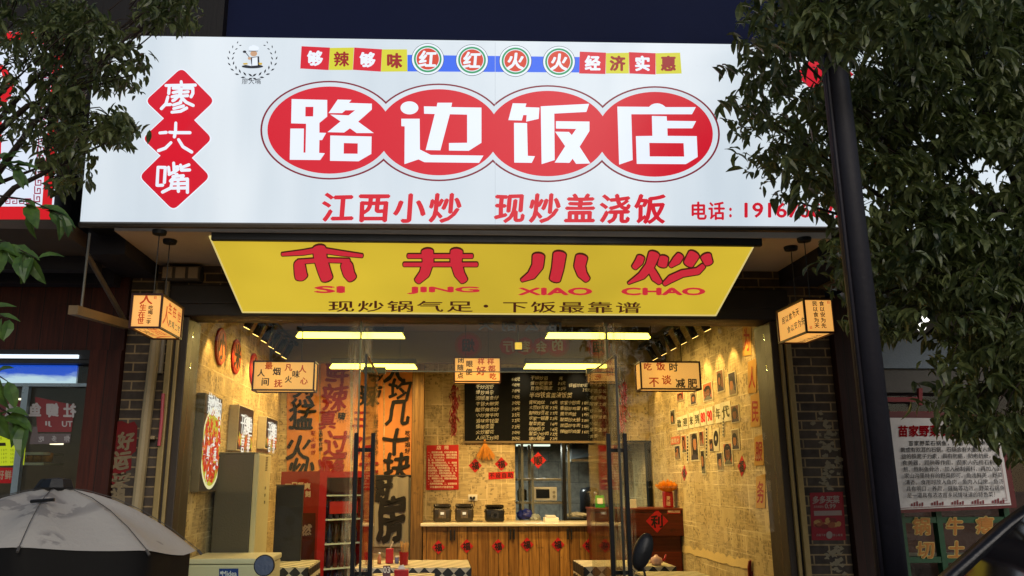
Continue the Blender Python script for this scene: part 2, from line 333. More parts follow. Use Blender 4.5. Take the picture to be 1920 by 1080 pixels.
tile = brickmat(0, 2, 'kitchen_tile', '84847c', '8e8e86', '6a6c68', .3, .3, .004)
m = MB(); m.box((px0, YB + 2.2, 0), (XR, YB + 2.3, ZCEIL)).box((px0, YB + .125, 0), (px0 + .08, YB + 2.198, ZCEIL)); m.build('kitchen_wall', tile, bld)
# torn strip of paper along the right wall
m = MB(); rr = random.Random(3); PR = Plane((XR, 0, 0), (-1, 0, 0)); m.cur = 0
top = [(1280 + i * 4, 1026 + i * .95 - rr.random() * 9) for i in range(34)]; bot = [(1280 + i * 4, 1033 + i * 1.05 + rr.random() * 4) for i in range(34)]
for i in range(33): m.pp(PR, [top[i], top[i + 1], bot[i + 1], bot[i]], .006)
m.build('torn_paper', mat('d8bf86', .8, 0, .12), bld)
# soffit under the sign and side fascias
sof = mat('c6b6a6', .75, 0, .12, 2); fasc = mat('26232a', .6, 0, .25, 3)
SX0, SX1 = X_(212, 5.1, 430) , X_(1560, 5.1, 430)
m = MB(); m.box((SX0, 5.12, ZSOF), (SX1, YF + .3, ZSOF + .08)); m.build('soffit', sof, bld)
m = MB()
m.box((SX0 - .26, 5.33, ZSOF - .10), (SX0 - .002, YF - .002, ZSOF + .3)); m.build('eaves_beam', fasc, bld); m = MB(); m.box((SX1 + .002, 5.33, ZSOF - .12), (SX1 + .3, YF - .002, ZSOF + .3)); m.build('eaves_beam', fasc, bld)
# upper storeys above the signs
navy = mat('171e3c', .7, 0, .12, .8, .08); brn = plankmat(0, 2, '100c0b', '1a1412', .5, 'cladding')
ZTOP = at(900, 75, 5.2).z
m = MB(); m.box((X_(352, 5.55), 5.55, ZSOF + .09), (X_(2300, 5.55), 9, ZTOP + 9)); m.build('upper_wall', navy, bld)
m = MB(); m.box((X_(-900, 5.45), 5.45, ZSOF + .31), (X_(352, 5.45), 9, ZTOP + 9)); m.build('upper_wall', brn, bld)
m = MB()
m.box((X_(356, 5.55), 5.34, ZTOP - .03), (X_(1640, 5.55), 5.549, ZTOP + .015)); m.build('cornice', black, bld)
# white service pipe and small cabinet on the left pier
m = MB(); m.tube([at(297, 545, 5.93), at(292, 640, 5.93), at(275, 780, 5.93), at(256, 960, 5.93), V(at(256, 960, 5.93).x - .06, 5.93, 0)], .038, 10)
for p in (620, 820): q = at(294 - (p - 620) * .105, p, 5.93); m.rbox((q.x - .055, 5.95, q.z - .012), (q.x + .055, 5.998, q.z + .012), .004)
m.build('drain_pipe', mat('a08f6c', .45, 0, .15), label='beige drain pipe running down the left brick pier', cat='pipe')
m = MB(); m.tube([at(318, 470, 5.95), at(312, 560, 5.95), at(300, 700, 5.95)], .02, 8); m.build('drain_pipe', mat('7d7464', .5, 0, .2), label='thin grey conduit behind the left box lantern', cat='pipe')
b = thing('vent_box', 'small beige louvred box high on the left brick pier', 'vent', at(340, 512, 5.95))
q0, q1 = at(306, 500, 5.93), at(376, 527, 5.93); m = MB(); m.rbox((q0.x, 5.90, q1.z), (q1.x, 5.998, q0.z), .008); m.build('casing', mat('4a443e', .6), b)
for k in range(3):
    m = MB(); w_ = (q1.x - q0.x) / 3; m.rbox((q0.x + k * w_ + .012, 5.885, q1.z + .012), (q0.x + (k + 1) * w_ - .012, 5.899, q0.z - .012), .004); m.build('panel', mat('9a8a74', .6), b)
# ============================================================ main sign
pA = at(900, 423, YS); PS = Plane(pA, (0, -1, -.06)); PS_N = PS.n
t = NT('lit_sign_film'); mp = t.n('Mapping', i_Vector=t.obj()); mp.inputs['Scale'].default_value = (1.5, 1, .45); n1 = t.noise(1., mp.outputs[0], 2); mp = t.n('Mapping', i_Vector=t.obj()); mp.inputs['Scale'].default_value = (9, 1, .9); n2 = t.noise(1., mp.outputs[0], 3); n3 = t.noise(38, None, 4)
fm = t.math('ADD', t.math('ADD', t.math('MULTIPLY', n1, .30), t.math('MULTIPLY', n2, .07)), t.math('ADD', t.math('MULTIPLY', t.ramp(n3, .66, .8), -.06), .83)); film = t.bsdf((.1, .1, .1), .3, 0, .3, None, 0, t.mix(t.ramp(n1, .35, .65), (.60, .69, .77), (.68, .745, .80)), fm)
sgn = thing('shop_sign', 'long white backlit shop sign with four red ovals and white characters over the shop front', 'sign', (pA.x, YS, pA.z))
TL, TR, BR, BL = (181, 66), (1668, 87), (1668, 426), (150, 416)
m = MB(); m.pslab(PS, [BL, BR, TR, TL], .02, -.02); m.build('sign_face', film, sgn)
c = PS.pts([BL, BR, TR, TL], -.021); bk = c + np.array([0, .26, 0]); m = MB(); m.hexa(list(c), list(bk)); m.build('box', black, sgn)
m = MB(); c0 = PS.pts([BL, BR], .004); q = [V(a) for a in c0]
m.tube([q[0] + V(0, -.0, -.02), q[1] + V(0, 0, -.02)], .02, 6); m.build('trim', mat('5d5348', .4, .5), sgn)
RED = lit((.60, .012, .028), 1, .25, .05); DRED = lit((.20, .012, .028), 1, .2, .04); LWHITE = lit((.80, .87, .97), 1, .12, .05); SFACE = lit((.65, .725, .79), 1, .12, .22, .9)
ov = [(617.8, 244.2, 116.2, 81.7), (822.6, 248.3, 114, 80.7), (1026.6, 250.7, 113, 80), (1227.8, 252.1, 108.5, 79.5)]
for nm, dx, dy, mt, off in (('outline', 13.4, 10.9, DRED, .001), ('outline_gap', 9.9, 7.9, SFACE, .002), ('red_oval', 0, 0, RED, .003)):
    for i_, (a, b_, rx, ry) in enumerate(ov): m = MB(); m.k = i_; m.pell(PS, a, b_, rx + dx, ry + dy, off, 72); m.build(nm, mt, sgn)
def zz(ox, oy, s): return lambda pts: [(ox + x * s, oy + y * s) for x, y in pts]
z1 = zz(480, 140, 460 / 1920); z2 = zz(920, 140, 460 / 1920)
CH = {'lu': [[z1([(280,193),(558,200),(558,330),(497,380),(497,456),(550,458),(518,514),(497,514),(495,614),(540,617),(503,670),(265,668),(270,424),(376,424),(373,612),(388,612),(393,386),(276,383)]), z1([(388,254),(450,254),(448,329),(387,329)])],
  [z1([(640,197),(748,200),(728,223),(907,229),(907,275),(800,370),(922,459),(788,459),(736,422),(690,455),(560,452),(662,368),(582,314),(725,321),(776,281),(700,281),(675,303),(568,303)])],
  [z1([(582,478),(905,486),(903,622),(803,680),(580,676)]), z1([(688,537),(797,540),(796,621),(687,620)])]],
 'bian': [[z1([(1201 + 70 * math.cos(i * math.pi / 16), 262 + 51 * math.sin(i * math.pi / 16)) for i in range(32)])],
  [z1([(1137,347),(1281,347),(1283,588),(1368,630),(1780,635),(1745,692),(1318,687),(1272,665),(1162,702),(1164,407),(1138,405)])],
  [z1([(1314,250),(1414,252),(1420,222),(1535,222),(1528,256),(1764,260),(1764,535),(1665,598),(1510,596),(1510,537),(1652,535),(1652,315),(1517,312),(1443,594),(1328,592),(1399,310),(1316,308)])]],
 'fan': [[z2([(172,226),(279,228),(271,256),(381,260),(375,348),(277,370),(281,319),(255,318),(243,361),(138,358)])], [z2([(182,379),(284,381),(290,637),(346,640),(321,692),(184,690)])],
  [z2([(391,250),(770,230),(748,294),(497,307),(500,670),(398,702)])],
  [z2([(510,366),(772,369),(772,443),(695,566),(780,697),(668,700),(640,660),(616,692),(500,690),(582,562),(503,448),(612,450),(634,475),(668,427),(510,424)])]],
 'dian': [[z2([(990,252),(1238,254),(1255,238),(1278,229),(1300,226),(1322,229),(1345,238),(1368,256),(1604,256),(1574,312),(1099,312),(1110,670),(1004,706)])],
  [z2([(1260,325),(1376,328),(1378,363),(1606,366),(1576,422),(1381,422),(1383,481),(1611,483),(1618,646),(1526,702),(1142,700),(1135,483),(1264,481)]), z2([(1240,536),(1508,538),(1513,643),(1243,642)])]]}
for k in CH:
    m = MB()
    for lp in CH[k]: m.ph(PS, lp, .005)
    m.build('character', LWHITE, sgn)
# three diamonds on the left of the sign
z3 = lambda x, y: (250 + x * .2591, 120 + y * .2591)
def rdiam(l, t_, r, b_, cy, rad=.13):
    cx = ((t_[0] + b_[0]) / 2); P = [V(*t_, 0), V(r, cy, 0), V(*b_, 0), V(l, cy, 0)]; out = []
    for i in range(4):
        a, b2, c2 = P[i - 1], P[i], P[(i + 1) % 4]
        p0 = b2.lerp(a, rad); p1 = b2.lerp(c2, rad)
        for k in range(6): f = k / 5; q = p0.lerp(b2, f).lerp(b2.lerp(p1, f), f); out.append((q.x, q.y))
    return [z3(*p) for p in out]
m = MB(); m2 = MB()
for d in ((88, (350, 28), 588, (338, 505), 268), (66, (330, 295), 572, (320, 780), 540), (44, (305, 560), 558, (290, 1060), 815)):
    pts = rdiam(*d); cxm = sum(p[0] for p in pts) / len(pts); cym = sum(p[1] for p in pts) / len(pts)
    m, m2 = MB(), MB(); m2.pp(PS, [(cxm + (x - cxm) * 1.04, cym + (y - cym) * 1.04) for x, y in pts], .001); m.pp(PS, pts, .003); m2.build('diamond_rim', LWHITE, sgn); m.build('red_diamond', RED, sgn)
ST = [[(348,130),(350,152)],[(238,158),(450,155)],[(262,160),(258,215)],[(252,240),(238,290),(205,325)],[(240,297),(270,295)],[(290,178),(335,178),(346,200),(335,228),(300,262),(288,268)],[(290,210),(325,203)],[(282,240),(318,232)],[(365,178),(432,178),(433,215),(420,240)],[(368,207),(398,204)],[(365,234),(395,232)],[(350,182),(345,240),(385,280),(435,303)],[(335,288),(348,268)],[(292,300),(345,283)],[(295,326),(365,307)],[(282,352),(345,345),(388,322)],
 [(195,502),(240,498)],[(265,497),(300,500),(412,500)],[(310,430),(308,490),(300,530)],[(275,572),(235,612),(185,630)],[(330,550),(362,602),(425,640)],
 [(182,750),(175,880)],[(182,750),(235,752),(228,860)],[(178,882),(215,880)],[(258,750),(263,792)],[(295,720),(300,790)],[(302,750),(325,747)],[(262,803),(310,778),(326,765)],[(345,735),(352,772),(410,770)],[(354,752),(405,733)],[(320,802),(272,850)],[(290,818),(365,812),(350,835)],[(287,842),(275,900),(215,930)],[(287,842),(395,836),(395,932)],[(280,872),(390,868)],[(275,902),(390,900)],[(327,842),(330,925)]]
m = MB()
for sk in ST: m.pstroke(PS, [(*p, 23 if i else 21) for i, p in enumerate(sk)], .005, lambda p: z3(*p))
m.build('shop_name_lettering', LWHITE, sgn)
# slogan strip of tiles and discs
YEL = lit((.62, .60, .035), 1, .2, .04); BLUE = lit((.03, .13, .80), 1, .2, .03); GRN = lit((.02, .30, .12), 1, .2, .03); ORD = lit((.60, .05, .02), 1, .2, .03); DKR = lit((.30, .01, .01), 1, .2, .03); INK = lit((.02, .022, .03), 1, .3, 0)
m = MB(); m.pp(PS, [(764, 103), (1087, 107), (1087, 136), (764, 134)], .001); m.build('blue_band', BLUE, sgn)
z5 = zz(420, 70, 360 / 1920)
tiles = [('够', z5([(776, 90), (1060, 104), (1046, 329), (763, 313)]), 1), ('辣', z5([(1060, 108), (1300, 103), (1288, 328), (1048, 328)]), 0), ('够', z5([(1303, 103), (1580, 121), (1568, 344), (1290, 326)]), 1), ('味', z5([(1580, 122), (1830, 122), (1835, 342), (1570, 345)]), 0),
  ('经', [(1087, 97), (1136, 99), (1135, 139), (1086, 138)], 1), ('济', [(1136, 100), (1179, 99), (1179, 138), (1136, 138)], 0), ('实', [(1179, 98), (1229, 100), (1229, 140), (1180, 138)], 1), ('惠', [(1229, 100), (1275, 99), (1278, 138), (1230, 139)], 0)]
mr, my, mw, md = MB(), MB(), MB(), MB()
for ch, q, r in tiles:
    m = MB(); m.pp(PS, q, .002); cx = sum(p[0] for p in q) / 4; cy = sum(p[1] for p in q) / 4; tl = m.build('red_tile' if r else 'yellow_tile', RED if r else YEL, sgn)
    m = MB(); m.glyph(PS, ch, cx, cy, 29, 29, .05 if ch != '辣' else .035, .004); m.build('lettering', LWHITE if r else DKR, tl)
for ch, cx, cy in (('红', 802, 111), ('红', 885, 113), ('火', 966.5, 114.5), ('火', 1048, 116)):
    m = MB(); m.cur = 0; m.pell(PS, cx, cy, 30.5, 29.5, .002); m.cur = 1; m.pell(PS, cx, cy, 29.6, 28.6, .0025); m.cur = 2; m.pell(PS, cx, cy, 26, 25, .003); m.cur = 1; m.pell(PS, cx, cy, 22.5, 21.5, .0035); m.cur = 3; m.pell(PS, cx, cy, 21, 20, .004); m.cur = 1; m.glyph(PS, ch, cx, cy, 33, 33, .04, .0045, shear=.08)
    m.build('disc', [INK, LWHITE, GRN, ORD], sgn)
# emblem: laurel wreath around a cook's hat, jacket, spoon and dish
m = MB(); m.cur = 0
for s in (-1, 1):
    for k in range(9):
        a = math.radians(-80 + k * 17.5); r = 41
        for e in (-1, 1):
            cx = 473.5 + s * (r + e * 4) * math.cos(a) * .98; cy = 108 + (r + e * 4) * math.sin(a) * .93 * -1 * -1
            cx = 473.5 + s * ((r + e * 4.2) * math.cos(math.radians(52 - k * 17))); cy = 110 - (r + e * 4.2) * math.sin(math.radians(52 - k * 17)) * .85
            th = math.radians(52 - k * 17) + math.pi / 2 - e * .5; L = 5.2 * (.55 + .055 * k)
            dx, dy = s * math.cos(th) * L, -math.sin(th) * L; nx, ny = -dy * .36, dx * .36
            m.pp(PS, [(cx - dx, cy - dy), (cx + nx, cy + ny), (cx + dx, cy + dy), (cx - nx, cy - ny)], .002)
m.text(PS, '廖大嘴', 459.5, 152.5, 484, 152.5, .0, .003, (12, 12))
m.pell(PS, 473.5, 125, 20, 3.6, .002); m.pstroke(PS, [(468, 108, 1.2), (460, 98, 1.4)], .0022); m.pell(PS, 458.8, 97.5, 3.4, 2.4, .0024, 12); m.pp(PS, [(470, 108), (486, 106), (487, 123), (472, 124)], .0022); m.pp(PS, [(466.5, 95.8), (484, 95.8), (483.5, 97), (467, 97)], .0034)
m.cur = 1; m.pp(PS, [(473, 109), (483, 107.5), (483.5, 123), (473, 124)], .0026); m.pell(PS, 471, 91, 4.6, 4, .003, 14); m.pell(PS, 476, 89.6, 5.2, 4.4, .003, 14); m.pell(PS, 481, 91, 4.6, 4, .003, 14); m.pp(PS, [(467.5, 91), (484, 91), (483, 95.8), (468, 95.8)], .0032); m.pp(PS, [(460, 122), (472, 124.5), (472, 121)], .0028)
m.cur = 2; m.pell(PS, 476, 101, 6.5, 5.2, .0025, 18); m.pell(PS, 468, 110, 3, 2.8, .003, 12); m.cur = 3; m.pp(PS, [(456, 119), (464, 118.5), (465, 121.5), (457, 122)], .003); m.pp(PS, [(485, 118), (492, 118.5), (491, 122.5), (486, 122)], .003)
m.build('emblem', [INK, LWHITE, lit((.55, .33, .2), 1, .2, 0), lit((.6, .4, .05), 1, .2, 0)], sgn)
# lower lines of writing
m = MB(); m.text(PS, '江西小炒', 634, 388, 835, 389, .033, .004, (62, 58), shear=.06, wob=.008); m.text(PS, '现炒盖浇饭', 956, 389, 1219, 391, .033, .004, (60, 58), shear=.06, wob=.008)
m.text(PS, '电话', 1309, 395, 1343, 395, .03, .004, (32, 36)); m.pell(PS, 1369, 393, 2.6, 3.2, .004, 10); m.pell(PS, 1369, 405, 2.6, 3.2, .004, 10)
m.word(PS, '191676622', 1396, 381, 1584, 408, .022, .004); m.build('lettering', RED, sgn)
# a red diamond on the right end of the sign, mostly behind the leaves
m = MB(); m.pp(PS, [(1545, 90), (1600, 140), (1545, 190), (1490, 140)], .003); m.build('red_diamond', RED, sgn)
# seams of the film
m = MB(); m.pp(PS, [(928, 80), (928.8, 80), (928.8, 421), (928, 421)], .0015); m.build('seam', lit((.5, .56, .62), 1, .1, 0), sgn)
# dark board between the signs
m = MB(); q0, q1 = at(398, 444, 5.16), at(1424, 429, 5.16); m.rbox((q0.x, 5.13, ZSOF - .05), (q1.x, 5.17, at(900, 430, 5.13).z), .006); m.build('fascia_board', black, label='black board between the white sign and the yellow sign', cat='board')
# ============================================================ yellow sign
p1, p2 = at(906, 446, 5.19), at(898, 588, 5.93); nn = V(1, 0, 0).cross(p2 - p1).normalized(); nn = nn if nn.y < 0 else -nn
PY = Plane(p1, nn); ys = thing('shop_sign', 'sloping yellow lit sign with four big red characters under the white sign', 'sign', p1)
q = [(393, 443), (1419, 450), (1342, 591), (455, 585)]
m = MB(); m.pslab(PY, q, .02, -.021); m.build('sign_face', lit((.60, .43, .032), 1, .25, .30, .8), ys)
m = MB(); cc = [(x + (x - 905) * .006, y + (y - 517) * .02) for x, y in q]; m.pslab(PY, cc, .05, -.073); m.build('backing', black, ys)
m = MB()
for a, b_ in ((0, 1), (1, 2), (2, 3), (3, 0)): pa = PY.pts([q[a], q[b_]], .002); m.tube([V(pa[0]), V(pa[1])], .006, 6)
m.build('trim', lit((.62, .50, .18), 1, .3, 0), ys)
z6 = lambda x, y: (500 + x * .22396, 440 + y * .22396); z7 = lambda x, y: (930 + x * .2604, 440 + y * .2604)
K = [(z6, .22396, [[(440,108,112),(452,200,112),(482,300,108),(505,362,104)],[(130,160,30),(300,145,46),(440,122,50),(620,150,46),(800,172,34)],[(690,214,40),(450,208,40),(265,222,44)],[(268,226,60),(276,250,96),(286,330,106),(292,348,108)],[(662,228,70),(672,260,104),(688,320,98),(715,360,84)]]),
 (z6, .22396, [[(1185,175,40),(1720,175,40)],[(1150,245,38),(1760,245,40)],[(1345,135,104),(1352,220,96),(1322,320,88),(1262,384,60)],[(1590,135,108),(1585,220,100),(1612,320,90),(1652,380,70)]]),
 (z7, .2604, [[(306,150,90),(300,220,84),(258,285,66),(185,325,26)],[(458,138,96),(444,240,88),(424,318,82)],[(616,158,88),(602,220,84),(618,275,72),(656,320,48)]]),
 (z7, .2604, [[(1042,158,58),(1030,190,62),(995,232,44)],[(1138,136,84),(1108,220,70),(1050,290,58),(952,346,18)],[(1208,162,70),(1196,215,72)],[(1112,240,52),(1148,305,62),(1180,340,40)],[(1325,146,58),(1300,180,66),(1255,220,34)],[(1424,138,88),(1385,205,78)],[(1510,150,80),(1530,200,66)],[(1492,220,40),(1450,258,52),(1340,275,54),(1260,312,56),(1210,350,34)]])]
YR = lit((.56, .022, .04), 1, .25, .05); YD = lit((.055, .012, .006), 1, .3, 0)
for fz, s_, sk in K:
    a, b_ = MB(), MB()
    for st in sk: a.pstroke(PY, [(x, y, w_ + 14) for x, y, w_ in st], .003, lambda p: fz(*p), .62); b_.pstroke(PY, [(x, y, w_ - 6) for x, y, w_ in st], .006, lambda p: fz(*p), .45)
    a.build('character_outline', YD, ys); b_.build('character', YR, ys)
m = MB()
for wd, x0, x1, y0, y1 in (('SI', 593, 643, 536, 548), ('JING', 766, 896, 537, 550), ('XIAO', 973, 1108, 539, 552), ('CHAO', 1167, 1320, 539, 552)): m.word(PY, wd, x0, y0, x1, y1, .045, .004)
m.build('lettering', YR, ys)
m = MB(); m.text(PY, '现炒锅气足', 640, 573, 862, 573, .012, .004, (52, 22)); m.pell(PY, 911, 573, 4.5, 2.8, .004, 14); m.text(PY, '下饭最靠谱', 966, 574, 1178, 575, .012, .004, (50, 22)); m.build('lettering', YD, ys)
# ============================================================ box lanterns
t = NT('lantern_paper'); n = t.noise(5, detail=3); pc = t.mix(n, (.82, .62, .34), (.88, .70, .42)); d1 = t.n('BsdfDiffuse'); t.set(d1.inputs[0], pc); d2 = t.n('BsdfTranslucent'); t.set(d2.inputs[0], pc); em = t.n('Emission'); t.set(em.inputs[0], (.80, .44, .12)); em.inputs[1].default_value = .50
mx = t.n('MixShader'); mx.inputs[0].default_value = .6; t.set(mx.inputs[1], d1.outputs[0]); t.set(mx.inputs[2], d2.outputs[0]); ad = t.n('AddShader'); t.set(ad.inputs[0], mx.outputs[0]); t.set(ad.inputs[1], em.outputs[0]); t.set(t.out.inputs[0], ad.outputs[0]); paper = t.m
bulb = bpy.data.lights.new('lantern_bulb', 'POINT'); bulb.energy = .17; bulb.color = (1, .42, .05); bulb.shadow_soft_size = .03; lframe = mat('3a1512', .5, 0, .1); LRED = lit((.50, .055, .012), .8, .3, 0); LBLK = lit((.035, .022, .012), .6, .3, 0)
def lantern(label, cx, y0, z0, wx, wy, wz, zc, front, side, sx, bottom=None, cordx=False):
    "box lantern; y0 = front face, z0 = bottom, side faces +x when sx > 0"
    T = thing('box_lantern', label, 'lantern', (cx, y0, z0), 'paper box lanterns with brush writing')
    x0, x1 = cx - wx / 2, cx + wx / 2; y1 = y0 + wy; z1 = z0 + wz
    m = MB(); m.box((x0 + .004, y0 + .004, z0 + .004), (x1 - .004, y1 - .004, z1 - .004)); m.build('shade', paper, T)
    bo = bpy.data.objects.new('lantern_bulb', bulb); COL.objects.link(bo); bo.parent = T; bo.location = (wx * (-.12 if not cordx else -.14), wy * (.5 if cordx else .38), wz * .48)
    m = MB(); r = .006
    for a in (x0, x1):
        for b_ in (y0, y1): m.box((a - r, b_ - r, z0 - r), (a + r, b_ + r, z1 + r))
        for c in (z0, z1): m.box((a - r, y0 + r, c - r), (a + r, y1 - r, c + r))
    for b_ in (y0, y1):
        for c in (z0, z1): m.box((x0 + r, b_ - r, c - r), (x1 - r, b_ + r, c + r))
    m.build('frame', lframe, T)
    def side_text(mr, mb, face, items):
        for ch, u, v, s, col, *rest in items:
            g, fs, _ = glyph_mesh(ch)
            wv = 1 if not rest else rest[0]
            for bx, by in ((0, 0), (.028, 0), (-.028, 0), (0, .02), (0, -.02)):
                k = (mr if col else mb); k.k += 1; e = .0045 + k.k * 3e-5; P = []
                for gx, gy in g:
                    a = u + (gx - .5 + bx) * s * wv; b2 = v + (gy - .45 + by) * s
                    if face == 'f': P.append((x0 + a, y0 - e + .004, z0 + b2))
                    elif face == '+': P.append((x1 + e - .004, y0 + a, z0 + b2))
                    elif face == '-': P.append((x0 - e + .004, y1 - a, z0 + b2))
                    else: P.append((x0 + b2, y1 - a, z0 - e + .004))
                k.add(P, fs)
    mr, mb = MB(), MB(); side_text(mr, mb, 'f', front); side_text(mr, mb, '+' if sx > 0 else '-', side)
    if bottom: side_text(mr, mb, 'b', bottom)
    if mr.v: mr.build('red_lettering', LRED, T)
    if mb.v: mb.build('black_lettering', LBLK, T)
    for k in (.25, .75):
        X, Y = (cx, y0 + wy * k) if not cordx else (x0 + wx * k, y0 + wy / 2)
        m = MB(); m.cyl((X, Y, z1), (X, Y, zc - .02), .0035, n=6); c = m.build('cord', black, T)
        m = MB(); m.lathe([(.001, -.028), (.042, -.026), (.046, -.01), (.046, -.001), (.001, 0)], (X, Y, zc), 18); m.build('ceiling_cap', black, c)
    return T
q = at(275, 614, 5.0); q2 = at(275, 552, 5.0); H = q2.z - q.z
lantern('box lantern with red brush writing hanging before the left brick pier', at(272.5, 600, 5.0).x, 5.0, q.z, .183, .42, H, ZSOF,
  [('人', .085, H - .03, .075, 1, 1.1), ('生', .07, H - .085, .045, 1), ('在', .066, H - .13, .045, 1), ('世', .063, H - .17, .042, 1), ('吃', .118, H - .085, .030, 0), ('喝', .118, H - .115, .030, 0), ('二', .114, H - .145, .028, 0), ('字', .112, H - .175, .028, 0), ('日', .14, H - .02, .02, 1)],
  [('人', .10, .09, .13, 1), ('生', .16, .15, .075, 1), ('在', .25, .145, .075, 1), ('世', .35, .13, .075, 1), ('吃', .18, .06, .05, 0), ('喝', .24, .058, .05, 0), ('二', .30, .055, .05, 0), ('字', .36, .052, .05, 0)], 1,
  [('人', .10, .09, .12, 1), ('生', .2, .12, .07, 1), ('在', .28, .12, .07, 1), ('世', .36, .12, .07, 1), ('吃', .2, .05, .05, 0), ('喝', .27, .05, .05, 0), ('二', .34, .05, .05, 0)])
q = at(1540, 623, 5.0); q2 = at(1533, 561, 5.0); H = q2.z - q.z
lantern('box lantern with only black brush writing hanging before the right brick pier', at(1537, 600, 5.0).x, 5.0, q.z, .185, .42, H, ZSOF,
  [(c, .115, H - .03 - i * .036, .034, 0) for i, c in enumerate('食以安为先')] + [(c, .07, H - .03 - i * .036, .034, 0) for i, c in enumerate('民以食为天')] + [('日', .16, H - .02, .02, 1), ('日', .03, .03, .02, 1)],
  [(c, .10 + i * .055, .135 + .004 * i, .052, 0) for i, c in enumerate('民以食为天')][::1] + [(c, .17 + i * .055, .06 + .004 * i, .052, 0) for i, c in enumerate('食以安为先')], -1,
  [(c, .08 + i * .06, .12, .05, 0) for i, c in enumerate('民以食为天')])
def inner(label, pxl, pxr, pyt, pyb, Y, items, sx):
    a, b_ = at(pxl, pyb, Y), at(pxr, pyt, Y); W_, H_ = b_.x - a.x, b_.z - a.z; s = W_ / (pxr - pxl)
    fr = [(ch, (x - pxl) * s, H_ - (y - pyt) * s, sz * s, col) for ch, x, y, sz, col in items]
    lantern(label, (a.x + b_.x) / 2, Y, a.z, W_, .17, H_, ZCEIL if Y < 7 or Y > 7.6 else ZCEIL, fr, [], sx, None, True)
inner('box lantern hanging inside at the left, with ten scattered red and black characters', 473, 590, 678, 731, 6.45, [('最', 502, 687, 15, 1), ('凡', 540, 690, 15, 1), ('人', 567, 693, 16, 1), ('人', 488, 701, 15, 0), ('烟', 518, 698, 16, 0), ('味', 555, 703, 15, 0), ('间', 497, 718, 16, 0), ('抚', 522, 721, 16, 1), ('火', 541, 713, 14, 0), ('心', 571, 716, 15, 1)], 1)
inner('smaller box lantern hanging deep inside in front of the blackboard', 852, 938, 671, 715, 8.4, [('闭', 864, 676, 12, 0), ('随', 863, 690, 12, 0), ('点', 863, 705, 12, 0), ('眼', 880, 683, 13, 0), ('便', 879, 698, 13, 0), ('样', 902, 678, 13, 1), ('样', 920, 678, 13, 1), ('好', 902, 696, 18, 1), ('都', 922, 692, 14, 1), ('吃', 924, 706, 13, 1)], -1)
inner('box lantern hanging inside at the right, before the papered wall of portraits', 1203, 1311, 679, 729, 6.45, [('吃', 1216, 688, 15, 1), ('饭', 1240, 687, 17, 1), ('时', 1263, 689, 17, 0), ('不', 1226, 716, 19, 1), ('谈', 1249, 712, 18, 1), ('减', 1274, 718, 18, 0), ('肥', 1296, 718, 18, 0)], -1)
# ============================================================ glass front
gz0, gz1 = .01, ZLIN - .004
smx = [(X_(676, 6.1, 640), .10), (X_(1140, 6.1, 640), .16)]
GT = glassmat('glass', smear=smx); GL = glassmat('clear_glass')
xl0, xl1, xr0, xr1 = PLx1 - .013, X_(668, 6.1), X_(1148, 6.1), PRx0 + .013
fr = thing('shopfront_glazing', 'glass shop front of two fixed side panes and a transom streaked with dried glue', 'window', (0, 6.1, 0))
for a, b_ in ((xl0, xl1), (xr0, xr1)): m = MB(); m.box((a, 6.095, gz0), (b_, 6.105, gz1)); m.build('fixed_pane', GT, fr)
m = MB(); m.box((xl1 + .004, 6.095, ZDOOR + .004), (xr0 - .004, 6.105, gz1)); m.build('transom_pane', GT, fr)
edge = mat('a8b08a', .3, 0, .15); 
m = MB()
for a in (xl1 + .002, xr0 - .002): m.box((a - .006, 6.088, gz0), (a + .006, 6.112, gz1 - .001))
m.box((xl1 + .01, 6.092, ZDOOR - .003), (xr0 - .01, 6.108, ZDOOR + .0035)); m.build('glass_edge', mat('6f7354', .3, 0, .2), fr)
for p in (682, 1099): q = at(p, 690, 6.1); m = MB(); m.rbox((q.x, 6.07, ZDOOR - .02), (q.x + .165, 6.13, ZDOOR + .03), .005); m.build('patch_fitting', mat('4a4a30', .35, .6), fr)
def leaf(label, xh, xo, s):
    "glass leaf standing open at right angles to the front; xh hinge side, handle near the free edge"
    T = thing('glass_door', label, 'door', (xh, 6.1, 0))
    y0 = 6.09 - 1.02
    m = MB(); m.box((xh - .005, y0, .02), (xh + .005, 6.085, ZDOOR - .03)); m.build('pane', GL, T)
    m = MB(); m.box((xh - .007, y0 - .008, .02), (xh + .007, y0 + .001, ZDOOR - .03)); m.box((xh - .007, y0 + .002, ZDOOR - .028), (xh + .007, 6.085, ZDOOR - .022)); m.build('edge_strip', mat('25261c', .35, 0, .2), T)
    zt, zb = Z_(812, y0 + .06), Z_(1108, y0 + .06); m = MB()
    for e in (-.052, .052): m.rbox((xh + e - .013, y0 + .05, zb), (xh + e + .013, y0 + .075, zt), .003)
    for z in (Z_(844, y0 + .06), Z_(1075, y0 + .06)): m.box((xh - .0385, y0 + .055, z - .012), (xh + .0385, y0 + .07, z + .012))
    m.build('handle', blackmetal, T); return T
leaf('left glass door leaf standing open, with a long black ladder handle', X_(681, 5.1, 900), 0, -1)
leaf('right glass door leaf standing open beside the scooter mirror, long black ladder handle', X_(1161, 5.1, 900), 0, 1)
